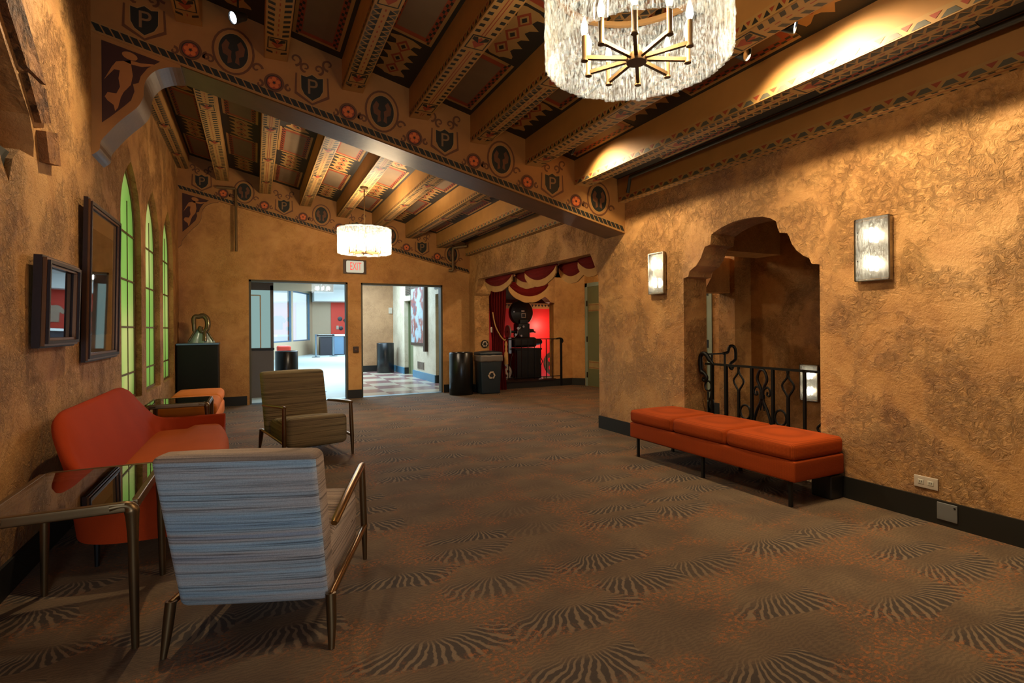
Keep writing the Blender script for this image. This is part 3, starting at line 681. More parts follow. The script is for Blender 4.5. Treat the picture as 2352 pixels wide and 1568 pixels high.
struct('trim_9', MB().box(-1.5, 2.84, 21.9, 22.1, 2.9, 3.6), M['brownband'])
struct('ceiling_foyer', MB().box(-1.7, 12.5, YB+.15, 34, 3.6, 3.72), M['offwhite'])
struct('wall_foyer_back', MB().box(2.95, 4.0, 32.0, 32.2, 0, 3.9), M['beige'])
struct('wall_foyer_red', MB().box(4.0, 9.5, 31.95, 32.2, 0, 2.95).box(4.0, 9.5, 31.95, 32.2, 2.95, 3.9, 1), [M['orange_wall'], M['offwhite']])
struct('trim_10', MB().box(2.95, 9.5, 30.5, 31.95, 2.95, 3.6), M['offwhite'])
struct('wall_foyer_right', MB().box(9.3, 9.5, 17.5, 32, 0, 3.6).box(4.4, 9.5, 17.4, 17.6, 0, 3.6), M['orange_wall'])
A_, B_ = Vector((.35, 25.56, 0)), Vector((2.98, 31.95, 0)); dv = (B_-A_).normalized(); nv = Vector((-dv.y, dv.x, 0)); LW = (B_-A_).length
fw = lambda a, b, t: tuple(A_+dv*a+nv*t+Vector((0, 0, b)))
wins = [[(.35, .78), (3.55, .78), (3.55, 3.4), (.35, 3.4)], [(3.75, .78), (6.5, .78), (6.5, 3.4), (3.75, 3.4)]]
struct('wall_foyer_window', MB().prism([(-4, 0), (LW, 0), (LW, 3.6), (-4, 3.6)], fw, 0, .2, wins), M['beige'])
for k, w in enumerate(wins):
    f = MB(); (a0, z0), (a1, _), (_, z1), _ = w
    inn = [(a0+.08, z0+.06), (a1-.08, z0+.06), (a1-.08, z1-.06), (a0+.08, z1-.06)]
    f.prism(w, fw, .02, .12, [inn]); r = struct('window_%d' % (k+5), f, M['counter_blue'])
    MB().prism(inn, fw, .06, .07).build('pane', M['street_pane'], r)
# buildings and low wall seen through the foyer windows
b = MB(); b.prism([(-2, -.2), (LW+4, -.2), (LW+4, 5), (-2, 5)], fw, 7.0, 7.4, [[(1.4, 1.0), (1.9, 1.0), (1.9, 2.6), (1.4, 2.6)], [(4.6, 1.6), (5.0, 1.6), (5.0, 2.2), (4.6, 2.2)]])
struct('wall_street', b, M['offwhite'])
# dark floor motifs laid in the pale carpet
for i, (x, y, rx, ry) in enumerate(((.95, 12.35, .42, .26), (.95, 14.6, .26, .42))):
    b = MB(); b.add([(x+rx*(1+.18*math.cos(3*t))*math.cos(t), y+ry*(1+.18*math.cos(3*t))*math.sin(t), .004) for t in [2*PI*k/28 for k in range(28)]], [tuple(range(28))])
    b.add([(x+rx*(1+.18*math.cos(3*t))*math.cos(t), y+ry*(1+.18*math.cos(3*t))*math.sin(t), .0) for t in [2*PI*k/28 for k in range(28)]], [tuple(range(28))])
    tag(b.build('floor_mat', simple('plum_mat_%d' % i, '#4a3446', .8)), ['plum rounded floor mat just inside the left doorway', 'small plum floor mat farther in beside the foyer bin'][i], 'floor mat')

# ------------------------------------------------------------------ chandeliers
def make_chandelier(loc, label, ztop, power):
    R_, H = .395, .38
    t = thing('chandelier', label, 'chandelier', loc, 0, 'drum chandeliers of glass slats')      # origin: centre of the lower rim
    MB().lathe([(R_-.035, H-.01), (R_-.012, H-.01), (R_-.012, H+.012), (R_-.035, H+.012), (R_-.035, H-.01)], n=44).build('top_ring', M['chand_brass'], t)
    b = MB()
    for k in range(3):
        A = 2*PI*k/3; b.tube([(0, 0, H), ((R_-.02)*math.cos(A), (R_-.02)*math.sin(A), H)], .006, 6)
    b.build('spider', M['chand_brass'], t)
    MB().cyl((0, 0, .03), (0, 0, ztop), .009, n=10).build('rod', M['chand_brass'], t)
    MB().lathe([(0, ztop-.035), (.05, ztop-.03), (.062, ztop-.012), (.062, ztop), (0, ztop)], n=24).build('canopy', M['chand_brass'], t)
    MB().lathe([(0, -.005), (.045, -.005), (.047, .0), (.047, .028), (.025, .035), (.018, .07), (.0, .075)], n=20).build('hub', M['chand_brass'], t)
    sl = MB()
    w, n = .052, 9; V = []; Fs = []
    for iz in range(15):
        for ix in range(5):
            x = (ix/4-.5)*w; z = H*iz/14
            V.append((x, .004*math.sin(z*61+ix*1.9)+.003*math.sin(z*143+ix*2.7), z))
    for iz in range(14):
        for ix in range(4): a = iz*5+ix; Fs.append((a, a+1, a+6, a+5))
    V2 = [(x, y+.012, z) for x, y, z in V]; m = len(V)
    edge = [i*5 for i in range(15)]; edge2 = [i*5+4 for i in range(15)]
    F2 = Fs+[tuple(i+m for i in f[::-1]) for f in Fs]
    for e in (edge, edge2): F2 += [(a, c, c+m, a+m) for a, c in zip(e[:-1], e[1:])]
    for e in ([0, 1, 2, 3, 4], [70, 71, 72, 73, 74]): F2 += [(a, c, c+m, a+m) for a, c in zip(e[:-1], e[1:])]
    sl.add(V2 and V+V2, F2, 0, True)
    s0 = sl.build('glass_slat', M['slat'], t, sharp=60)
    N = 46
    for k in range(N):
        s = s0 if k == 0 else s0.copy()
        if k: COL.objects.link(s); s.parent = t
        A = 2*PI*k/N; s.location = (R_*math.cos(A), R_*math.sin(A), -.006*(k % 3 == 0)+.004*(k % 5 == 0)); s.rotation_euler = (0, 0, A-PI/2)
    arm0 = slv0 = bl0 = None
    for k in range(10):
        A = 2*PI*(k+.35)/10
        if k == 0:
            arm0 = MB().box(.04, .235, -.008, .008, .006, .022).build('arm', M['chand_brass'], t)
            slv0 = MB().lathe([(0, -.012), (.016, -.012), (.016, -.004), (.012, 0), (.012, .10), (.0, .10)], n=12).build('candle_sleeve', M['chand_brass'], t)
            bl0 = MB().lathe([(0, .10), (.009, .102), (.016, .125), (.015, .145), (.007, .175), (0, .19)], n=12).build('candle_bulb', M['bulb'], t)
        a, s, b = (arm0, slv0, bl0) if k == 0 else (arm0.copy(), slv0.copy(), bl0.copy())
        for o in (a, s, b):
            if k: COL.objects.link(o); o.parent = t
        a.rotation_euler = (0, 0, A)
        for o in (s, b): o.location = (.235*math.cos(A), .235*math.sin(A), .01)
    for k in range(4):
        A = PI/4+k*PI/2
        point('chandelier_lamp', (loc[0]+.2*math.cos(A), loc[1]+.2*math.sin(A), loc[2]+.15), power, (1, .82, .58), .05)
    return t
make_chandelier((1.55, 1.86, 2.592), 'glass drum chandelier hanging nearest, cut by the top of the picture', 3.63-2.592, 27)
make_chandelier((1.56, 8.38, 2.585), 'glass drum chandelier on a brass rod in the far bay above the exit sign', 3.62-2.585, 58)

# ------------------------------------------------------------------ wall sconces
def sconce(loc, label, w=.25, h=.48, pw=24):
    """on a wall whose face is at x = loc[0], light shining to -x; loc is its centre"""
    t = thing('wall_sconce', label, 'sconce', loc, 0, 'textured glass wall sconces')
    MB().box(-.018, 0, -w/2+.01, w/2-.01, -h/2+.015, h/2-.015).build('back_plate', M['silver'], t)
    V = []; Fs = []; nz, ny = 18, 12
    for iz in range(nz+1):
        for iy in range(ny+1):
            y = (iy/ny-.5)*w; x = -.045-.045*math.cos(PI*(iy/ny-.5))+.002*math.sin(iz*2.3+iy*1.7); V.append((x, y, (iz/nz-.5)*h))
    for iz in range(nz):
        for iy in range(ny): a = iz*(ny+1)+iy; Fs.append((a, a+1, a+ny+2, a+ny+1))
    MB().add(V, Fs, 0, True).build('glass_shade', M['sconce_glass'], t)
    b = MB()
    for s in (-1, 1): b.box(-.05, -.012, s*(w/2)-.006, s*(w/2)+.006, -h/2, h/2); b.box(-.05, -.01, -w/2, w/2, s*h/2-.005, s*h/2+.005)
    b.build('side_frame', M['silver'], t)
    for s in (-1, 1):
        MB().lathe([(0, -.06), (.012, -.055), (.014, 0), (.012, .05), (0, .058)], (-.05, 0, s*.11), 10).build('lamp_tube', M['bulb'], t)
        MB().cyl((-.10, w/2-.05, s*.11+.02), (-.085, w/2-.05, s*.11+.02), .005, n=8).build('stud', M['black'], t)
        point('sconce_lamp', (loc[0]-.062, loc[1], loc[2]+s*.11), pw/2, (1, .76, .48), .02)
    return t
sconce((XR, 4.80, 2.03), 'lit glass wall sconce between the girder end and the stair arch')
sconce((XR, 2.385, 1.985), 'lit glass wall sconce on the right wall above the low outlet')
sconce((6.8, 4.60, .62), 'lit glass wall sconce low on the stairwell wall behind the railing', pw=16)

# ------------------------------------------------------------------ track spotlights
def spotlight(loc, aim, label, lit, mount_top):
    t = thing('spotlight', label, 'spotlight', loc, 0, 'small ceiling spotlights')
    d = (Vector(aim)-Vector(loc)).normalized()
    Rm = d.to_track_quat('Z', 'Y').to_matrix()
    def L(prof, n=18):
        V = MB().lathe(prof, n=n); V.v = [tuple(Rm @ Vector(p)) for p in V.v]; return V
    L([(0, -.075), (.018, -.075), (.03, -.06), (.034, -.03), (.048, .03), (.05, .05), (.044, .05), (.038, .035)]).build('lamp_head', M['black'], t)
    L([(0, .036), (.04, .036), (.04, .04), (0, .044)]).build('lens', M['spot_face'] if lit else M['chrome'], t)
    MB().tube([(0, 0, .0), (.0, .0, mount_top*.5), (0, 0, mount_top)], .008, 8).box(-.03, .03, -.05, .05, mount_top-.012, mount_top).build('mount', M['black'], t)
    return t
spotlight(SPOTS[0][0], SPOTS[0][1], 'lit black spotlight on the beam right of the near chandelier', True, zd(3.14)-SPOTS[0][0][2])
spotlight(SPOTS[1][0], (3.3, 1.9, 3.0), 'unlit-looking black spotlight close beside the near chandelier', False, zd(3.14)-SPOTS[1][0][2])
spotlight(SPOTS[2][0], SPOTS[2][1], 'black spotlight by the near girder above the lit beam', False, zd(3.14)-SPOTS[2][0][2])
spotlight((-.10, 4.66, 3.87), (-1.3, 3.95, 3.1), 'glaring white spotlight high at upper left near the girder', True, zd(-.1)-3.87)

# ------------------------------------------------------------------ striped armchairs
def armchair(label, loc, rz, m_back, m_body, m_seat, s=1.0):
    t = thing('armchair', label, 'armchair', loc, rz, 'striped armchairs with metal frames'); t.scale = (s, s, 1.0)
    # leaning back cushion: z up, sheared backwards
    def lean(P): return Vector((P.x*(1+.02*(P.z-.5)), P.y-.30*(P.z-.18), P.z))
    b = MB().rbox(-.325, .325, .035, .175, .175, .888, .035, 1, (0, .018, .01), 5, lean)
    for i, f in enumerate(b.f):
        ys = [b.v[k] for k in f]; yb = sum(p[1]+.30*(p[2]-.18) for p in ys)/len(ys); zz = sum(p[2] for p in ys)/len(ys)
        b.mi[i] = 0 if (yb < .05 and zz < .865) else 1
    b.build('backrest', [m_back, m_body], t)
    def slope(P): return Vector((P.x, P.y, P.z-.14*(.84-P.y)*(1 if P.z > .3 else .0)+(.05*(.84-P.y) if P.z <= .3 else 0)))
    b = MB().rbox(-.285, .285, .12, .84, .13, .455, .05, 0, (.008, .0, .02), 6, slope)
    for i, f in enumerate(b.f):
        n_ = (Vector(b.v[f[1]])-Vector(b.v[f[0]])).cross(Vector(b.v[f[2]])-Vector(b.v[f[0]]))
        b.mi[i] = 1 if (n_.length and abs(n_.normalized().z) > .7) else 0
    b.build('seat', [m_body, m_seat], t)
    for sx in (-1, 1):
        MB().tube([(sx*.325, .86, 0), (sx*.322, .855, .20), (sx*.318, .845, .40), (sx*.316, .838, .575)], [.012, .019, .020, .016], 10).build('front_leg', M['brass_dark'], t)
        MB().tube([(sx*.35, -.035, 0), (sx*.345, -.01, .11), (sx*.338, .005, .225)], [.013, .021, .023], 10).build('rear_leg', M['brass_dark'], t)
        b = MB().tube([(sx*.316, .852, .577), (sx*.317, .80, .578), (sx*.328, .40, .545), (sx*.338, .10, .515), (sx*.338, .075, .51)], [.018, .024, .023, .020, .015], 10, flat=.8)
        b.build('armrest', M['brass'], t)
        MB().tube([(sx*.338, .0, .215), (sx*.335, .3, .215), (sx*.326, .86, .205)], .016, 8).build('side_rail', M['brass'], t)
    return t
ca = math.atan2(-.36, .93)
armchair('armchair seen from behind in taupe striped fabric, its back tinted by cool light, with bronze arms', (-.02, 2.57, 0), ca, M['chair_cool_lit'], M['chair_tan'], M['chair_tan_y'])
armchair('olive brown striped armchair facing the camera beside the rust sofa', (.44, 6.95, 0), math.radians(191), M['chair_olive'], M['chair_olive'], M['chair_olive_y'], 1.12)

# ------------------------------------------------------------------ rust-red loveseat
def loveseat():
    y0, y1 = 3.64, 6.22; yc = (y0+y1)/2
    t = thing('loveseat', 'rust red upholstered loveseat with flared back against the left wall', 'sofa', (0, yc, 0))
    L = (y1-y0)/2
    plan = [(-.28, -L+.02), (-.50, -L), (-.72, -L+.02), (-.86, -L+.10), (-.93, -L+.26), (-.95, -L+.45), (-.95, -.4), (-.95, 0), (-.95, .4), (-.95, L-.45), (-.93, L-.26), (-.86, L-.10), (-.72, L-.02), (-.50, L), (-.28, L-.02)]
    hts = [.535, .53, .53, .57, .74, .885, .90, .90, .90, .885, .74, .57, .53, .53, .535]
    pts = cat_rom([(x, y, h) for (x, y), h in zip(plan, hts)], 5)
    rings = []
    for i, p in enumerate(pts):
        a = pts[max(0, i-1)]; c = pts[min(len(pts)-1, i+1)]; d = Vector((c.x-a.x, c.y-a.y, 0)).normalized(); n = Vector((d.y, -d.x, 0))   # n points into the seat
        if n.dot(Vector((.2-p.x, -p.y, 0))) < 0: n = -n
        k = max(0, (p.z-.53)/.37); th = .045+.02*k; lean = .03+.13*k
        prof = [(-.0-.02, .20), (-lean*.55, .20+(p.z-.2)*.6), (-lean, p.z-.03), (-lean+.015, p.z-.004), (-lean+th*.6, p.z), (-lean+th+.01, p.z-.02), (-lean*.45+th+.02, .2+(p.z-.2)*.62), (th+.05, .40), (th+.05, .22)]
        rings.append([Vector((p.x, p.y, 0))+n*u+Vector((0, 0, z)) for u, z in prof])
    MB().loft(rings).build('shell', M['red_sofa'], t, sharp=70)
    def bow(P):
        k = (P.y/(L-.12)); return Vector((P.x+(.10*(1-k*k) if P.x > -.6 else 0), P.y, P.z-.03*(1 if P.x < -.6 else 0)))
    MB().rbox(-.90, -.30, -L+.10, L-.10, .21, .455, .07, 0, (.0, .0, .025), 8, bow).build('seat', M['sofa_seat'], t)
    for y in (-L+.25, L-.25):
        for x in (-.85, -.38): MB().tube([(x, y, 0), (x, y, .215)], [.012, .018], 8).build('leg', M['black'], t)
    return t
loveseat()

# ------------------------------------------------------------------ side tables
def side_table(label, x0, x1, y0, y1, h=.65):
    t = thing('side_table', label, 'side table', (0, 0, 0), 0, 'bronze side tables with glass tops')
    MB().box(x0+.02, x1-.02, y0+.02, y1-.02, h-.012, h-.002).build('glass_top', M['table_glass'], t)
    b = MB(); w = .028
    b.rbox(x0+.04, x1-.04, y0, y0+w, h-.045, h, .006); b.rbox(x0+.04, x1-.04, y1-w, y1, h-.045, h, .006)
    b.rbox(x0, x0+w, y0+.04, y1-.04, h-.045, h, .006); b.rbox(x1-w, x1, y0+.04, y1-.04, h-.045, h, .006)
    b.build('rim', M['brass_dark'], t)
    for (x, sx) in ((x0, 1), (x1, -1)):
        for (y, sy) in ((y0, 1), (y1, -1)):
            P = cat_rom([(x+sx*.10, y+sy*.014, h-.02), (x+sx*.05, y+sy*.018, h-.018), (x+sx*.026, y+sy*.022, h-.035), (x+sx*.02, y+sy*.022, h-.09), (x+sx*.016, y+sy*.02, .3), (x+sx*.012, y+sy*.016, 0)], 5)
            n = len(P); MB().tube(P, [.018+.012*math.exp(-((i/n-.45)/.18)**2) if i < n*.7 else .022-.008*((i/n-.7)/.3) for i in range(n)], 10).build('leg', M['brass_dark'], t)
    return t
side_table('bronze side table with smoked glass top nearest, beside the taupe striped chair', -1.02, -.47, 2.80, 3.60)
side_table('bronze glass side table at the far end of the rust sofa', -1.00, -.43, 6.32, 6.88)

# orange seat beyond the tables
t = thing('upholstered_bench', 'orange upholstered seat in front of the dark sculpture pedestal', 'bench', (0, 0, 0))
MB().rbox(-1.03, -.42, 7.25, 9.15, .14, .36, .05, 0, (.01, .01, 0)).build('base', M['orange_seat'], t)
for a, c in ((7.27, 8.19), (8.21, 9.13)): MB().rbox(-1.02, -.42, a, c, .36, .52, .06, 0, (.01, 0, .02)).build('cushion', M['orange_seat'], t)
for x in (-.95, -.5):
    for y in (7.45, 8.95): MB().cyl((x, y, 0), (x, y, .15), .012, .016, 8).build('leg', M['black'], t)

# ------------------------------------------------------------------ three-seat bench
t = thing('bench', 'long burnt orange three cushion bench on thin black legs below the stair arch', 'bench', (0, 0, 0))
MB().rbox(3.66, 4.27, 2.61, 4.55, .205, .365, .015).build('base', M['bench'], t)
for k in range(3):
    a = 2.61+k*.647; MB().rbox(3.655, 4.275, a+.004, a+.643, .368, .50, .035, 0, (.006, .004, .018), 5).build('cushion', M['bench_top'], t)
for x in (3.71, 4.2):
    for y in (2.68, 3.56, 4.47): MB().box(x-.012, x+.012, y-.012, y+.012, 0, .21).build('leg', M['black'], t)
# dark box on the baseboard behind the bench, outlet, plate
tag(MB().rbox(4.13, 4.289, 2.63, 2.80, .0, .19, .012).build('floor_box', M['base']), 'black box standing on the carpet behind the near end of the orange bench', 'box')
t = thing('electrical_outlet', 'white double electrical outlet on the right wall above the baseboard', 'outlet', (XR, 2.055, .27))
MB().rbox(-.008, 0, -.075, .075, -.042, .042, .004).build('cover_plate', M['white'], t)
for y in (-.03, .03):
    o = MB().rbox(-.011, -.004, y-.019, y+.019, -.016, .016, .003); o = o.build('socket', M['cream'], t)
    MB().box(-.0125, -.0105, y-.008, y-.005, -.004, .008).box(-.0125, -.0105, y+.005, y+.008, -.004, .008).build('slot', M['black'], o)
t = thing('cover_plate', 'square grey blank cover plate mounted on the dark baseboard at right', 'cover plate', (XR-.018, 1.92, .10))
MB().rbox(-.008, 0, -.06, .06, -.06, .06, .004).build('plate', M['plate_grey'], t); MB().cyl((-.011, -.045, .04), (-.007, -.045, .04), .006, n=8).build('screw', M['black'], t)

# ------------------------------------------------------------------ wrought iron railings
def railing_main():
    t = thing('stair_railing', 'black wrought iron railing with scrolls inside the stair arch behind the bench', 'railing', (4.50, 0, 0))
    H = .985; yN, yF = 2.85, 4.27
    MB().tube([(0, yN, H), (0, yF, H)], .016, 4).build('top_rail', M['iron'], t)
    MB().tube([(0, yN, .12), (0, 4.19, .12)], .012, 4).build('bottom_rail', M['iron'], t)
    sc = [(0, 4.16, H), (0, 4.22, H+.05), (0, 4.26, H+.10), (0, 4.31, H+.11), (0, 4.345, H+.07), (0, 4.345, H-.04), (0, 4.335, H-.09), (0, 4.29, H-.11), (0, 4.255, H-.15), (0, 4.27, H-.19), (0, 4.305, H-.185), (0, 4.30, H-.155)]
    MB().tube(cat_rom(sc, 5), [.016]*4+[.024]*30+[.018]*22, 8).build('end_scroll', M['iron'], t)
    bar = lambda y, w=.013: MB().tube([(0, y, .0), (0, y, H)], w, 4).build('baluster', M['iron'], t)
    def lyre(y, zc=.83, parts=(-1, 1)):
        b = MB()
        for s in parts: b.tube(cat_rom([(0, y, zc+.14), (0, y+s*.010, zc+.08), (0, y+s*.062, zc), (0, y+s*.012, zc-.09), (0, y, zc-.13)], 5), .011, 6)
        b.tube([(0, y, H), (0, y, zc+.12)], .014, 4); b.tube([(0, y, zc-.11), (0, y, .0)], .016, 4); b.build('diamond_baluster', M['iron'], t)
    def ring(y, z=.52, r=.06): MB().tube([(0, y+r*math.cos(2*PI*i/24), z+r*1.2*math.sin(2*PI*i/24)) for i in range(24)], .011, 6, closed=True).build('ring', M['iron'], t)
    bar(4.18, .020); bar(3.99, .020); lyre(3.83); bar(3.67, .018); bar(3.43, .018); lyre(3.27); bar(3.105, .016)
    ring(3.75); ring(3.35); ring(4.235, .74, .045)
    y = 3.55; b = MB()
    for s in (-1, 1):
        b.tube(cat_rom([(0, y, .965), (0, y+s*.03, .95), (0, y+s*.055, .87), (0, y+s*.02, .79), (0, y+s*.008, .72), (0, y+s*.018, .65), (0, y+s*.06, .56), (0, y+s*.095, .44), (0, y+s*.105, .26), (0, y+s*.105, .12)], 6), .013, 6)
        b.tube(cat_rom([(0, y+s*.010, .72), (0, y+s*.02, .77), (0, y+s*.06, .795), (0, y+s*.092, .76), (0, y+s*.082, .715), (0, y+s*.055, .72), (0, y+s*.06, .75)], 6), .011, 6)
        b.tube([(0, y+s*.008, .66), (0, y+s*.022, .56)], [.016, .006], 6)
    b.cyl((0, y, .68), (0, y, .72), .026, n=10); b.build('scroll_panel', M['iron'], t)
    MB().tube(cat_rom([(0, 2.90, .95), (0, 2.905, .75), (0, 2.91, .62), (0, 2.94, .54), (0, 2.985, .48), (0, 2.93, .40), (0, 2.90, .2)], 5), .011, 6).build('scroll_panel', M['iron'], t)
    MB().tube(cat_rom([(0, 4.19, .70), (0, 4.20, .63), (0, 4.225, .56), (0, 4.195, .49), (0, 4.165, .56), (0, 4.19, .63)], 5), .011, 6).build('scroll_panel', M['iron'], t)
    return t
railing_main()
t = thing('landing_railing', 'second black iron railing deeper in the stairwell with scrolled end', 'railing', (0, 5.50, 0))
MB().tube([(4.72, 0, 1.0), (6.22, 0, 1.0)], .016, 4).build('top_rail', M['iron'], t)
MB().tube(cat_rom([(6.15, 0, 1.0), (6.24, 0, 1.02), (6.28, 0, 1.10), (6.36, 0, 1.10), (6.40, 0, 1.04), (6.40, 0, .92), (6.36, 0, .88), (6.30, 0, .85), (6.28, 0, .80), (6.32, 0, .77), (6.35, 0, .80)], 5), .022, 8).build('end_scroll', M['iron'], t)
for x in (4.8, 5.1, 5.4, 5.70, 5.92, 6.18): MB().tube([(x, 0, -.25), (x, 0, 1.0)], .015, 4).build('baluster', M['iron'], t)
MB().box(5.35, 6.45, -.02, .03, -.26, .0).build('bottom_rail', M['iron'], t)

# ------------------------------------------------------------------ framed pictures
def picture(label, name, y0, y1, z0, z1, d, tilt, fw_, art):
    t = thing(name, label, 'framed picture', (XL+.012, (y0+y1)/2, z0), 0)
    t.rotation_euler = (0, tilt, 0)
    w, h = (y1-y0), (z1-z0); f = MB()
    def rect(a): return [(-w/2+a, a), (w/2-a, a), (w/2-a, h-a), (-w/2+a, h-a)]
    fn = lambda a, b, tt: (tt, a, b)
    f.prism(rect(0), fn, 0, d*.55, [rect(fw_)]); f.prism(rect(.012), fn, d*.55, d*.8, [rect(fw_)], 1); f.prism(rect(.025), fn, d*.8, d, [rect(fw_*.75)])
    f.build('frame', [M['wood_dark'], M['frame_gold']], t)
    MB().prism(rect(fw_*.9), fn, .0, d*.35).build('print', art, t)
    MB().prism(rect(fw_*.9), fn, d*.42, d*.44).build('glass', M['pane'], t)
    return t
def art_mat(name, y0, y1, z0, z1):
    T = NT(name); o = T.obj(); s = T.n('SeparateXYZ', Vector=o)
    inm = T.m('MULTIPLY', T.m('MULTIPLY', T.m('GREATER_THAN', s.outputs[1], y0), T.m('LESS_THAN', s.outputs[1], y1)), T.m('MULTIPLY', T.m('GREATER_THAN', s.outputs[2], z0), T.m('LESS_THAN', s.outputs[2], z1)))
    art = T.ramp(T.noise(o, 3.2, 5, .6, .6), [(.3, lin('#3b2818')), (.5, lin('#76552f')), (.7, lin('#a07c4c'))])
    T.bsdf(T.mix(inm, lin('#d0bf9c'), art), .7); return T.mat
picture('tall dark framed old print with a pale mat on the left wall', 'picture_frame', 5.02, 6.05, 1.16, 2.43, .05, .02, .065, art_mat('old_sepia_print', -.33, .33, .21, 1.06))
picture('smaller dark framed picture tilted forward nearest on the left wall', 'picture_frame', 4.03, 4.70, 1.30, 1.86, .075, .03, .06, simple('dark_small_print', '#3a2520', .6, 0, .3))

# ------------------------------------------------------------------ pedestal and sculpture
tag(MB().rbox(-1.17, -.57, 10.34, 10.88, 0, 1.15, .006).box(-1.18, -.56, 10.33, 10.885, 1.15, 1.175, 1).build('pedestal', [M['pedestal'], M['counter_blue']]), 'black square pedestal in the far left corner', 'pedestal')
t = thing('sculpture', 'bronze glazed looped sculpture with pale base on the black pedestal', 'sculpture', (-.83, 10.55, 1.21))
P = cat_rom([(-.10, -.03, .17), (-.105, -.03, .28), (-.11, -.02, .38), (-.085, -.01, .425), (-.04, .0, .425), (.03, .02, .44), (.085, .01, .385), (.10, -.01, .29), (.085, -.03, .20), (.035, -.04, .16), (-.015, -.04, .20), (.0, -.03, .25)], 6)
n = len(P); MB().tube(P, [.032+.010*math.sin(PI*i/n)+(.004 if i > n*.4 else 0) for i in range(n)], 12).build('loop', M['glassy_bronze'], t)
MB().tube(cat_rom([(.05, -.05, .17), (.058, -.085, .08), (.06, -.10, .0)], 5), [.030+.001*i for i in range(11)], 10).build('leg', M['glassy_bronze'], t)
b = MB().lathe([(0, -.03), (.21, -.03), (.20, .0), (.15, .08), (.10, .15), (.07, .20), (.0, .21)], n=32, sy=.5)
b.v = [(x*(1+.10*math.sin(3*math.atan2(y, x))), y*(1+.22*math.cos(5*math.atan2(y, x))), z) for x, y, z in b.v]; b.build('base_fold', M['pale_glaze'], t)
for sx in (-1, 1): MB().tube(cat_rom([(sx*.085, -.02, .19), (sx*.13, -.03, .10), (sx*.185, -.04, .0)], 5), .018, 8).build('base_edge', M['glassy_bronze'], t)

# ------------------------------------------------------------------ exit sign, control box, pipes
t = thing('exit_sign', 'lit EXIT sign with red letters above the gap between the two doorways', 'exit sign', (1.83, YB, 2.655))
MB().prism([(-.225, -.14), (.225, -.14), (.225, .14), (-.225, .14)], lambda a, b, tt: (a, tt, b), -.035, 0).build('case', M['exit_case'], t)
rr = lambda w, h, r: [(sx*(w-r)+r*math.cos(a), sy*(h-r)+r*math.sin(a)) for (sx, sy, a0) in ((1, 1, 0), (-1, 1, PI/2), (-1, -1, PI), (1, -1, 3*PI/2)) for a in (a0, a0+PI/4, a0+PI/2)]
MB().prism(rr(.17, .118, .022), lambda a, b, tt: (a, tt, b), -.05, -.034).build('face', M['exit_face'], t)
TV, TF = text_geo('EXIT', .2)
kx = .22/ (max(v[0] for v in TV)-min(v[0] for v in TV)); kz = .155/(max(v[1] for v in TV)-min(v[1] for v in TV))
MB().add([(v[0]*kx+.01, -.0525, v[1]*kz) for v in TV], TF).build('letters', M['exit_red'], t)
t = thing('control_box', 'small brown push button box on the pillar between the doorways', 'switch', (1.84, YB, .985))
MB().rbox(-.055, .055, -.03, 0, -.06, .06, .006).build('case', M['exit_case'], t); MB().cyl((0, -.038, 0), (0, -.028, 0), .018, n=12).build('button', M['frame_gold'], t)
tag(MB().tube([(-.60, YB-.09, 3.98), (-.30, YB-.09, 3.985), (-.29, YB-.09, 3.97), (-.29, YB-.09, 2.84)], .024, 10).build('conduit_pipe', M['pipe']), 'tan painted pipe elbow running down the far wall at left', 'pipe')
tag(MB().tube(cat_rom([(4.15, YB-.3, 3.18), (3.95, YB-.12, 3.16), (3.9, YB-.10, 3.10), (3.9, YB-.10, 2.72), (3.88, YB-.09, 2.66), (3.82, YB-.05, 2.66)], 4), .03, 10).build('conduit_pipe', M['pipe']), 'tan painted pipe elbow crossing the frieze at the far right corner', 'pipe')
tag(MB().tube([(4.06, -3.0, 3.20), (4.06, 5.0, 3.20), (4.06, 5.05, 3.02)], .022, 8).build('conduit_pipe', M['ink']), 'long dark pipe running beside the right wall beam of the near bay', 'pipe')

# ------------------------------------------------------------------ bins
def drum_bin(x, y, r, h, label):
    return tag(MB().lathe([(0, 0), (r-.01, 0), (r, .01), (r, h-.012), (r-.012, h), (r-.03, h), (r-.035, h-.03), (r-.05, h-.04), (0, h-.05)], (x, y, 0), 40).build('trash_bin', M['bin_black']), label, 'trash bin', 'black cylindrical bins')
drum_bin(3.92, 10.42, .25, .89, 'black cylindrical bin beside the blue recycling bin')
drum_bin(3.74, 16.75, .27, .95, 'black cylindrical bin against the tan wall inside the right doorway')
drum_bin(.64, 12.75, .24, .92, 'black cylindrical bin inside the left doorway beside the booth')
t = thing('recycling_bin', 'navy recycling bin with a grey liner and tan recycling symbol', 'recycling bin', (4.50, 10.32, 0))
def taper(P): k = .84+.16*P.z/.72; return Vector((P.x*k, P.y*k, P.z))
MB().rbox(-.25, .25, -.19, .19, 0, .72, .03, 0, (0, 0, 0), 3, taper).build('body', M['recycle'], t)
MB().rbox(-.265, .265, -.205, .205, .68, .83, .03, 0, (.01, .01, 0), 5, lambda P: Vector((P.x, P.y+.004*math.sin(P.x*60), P.z+.006*math.sin(P.x*40)))).build('liner_bag', M['bag'], t)
MB().rbox(-.26, .26, -.20, .20, .82, .885, .03, 0, (0, 0, .03)).build('lid', M['recycle'], t)
b = MB()
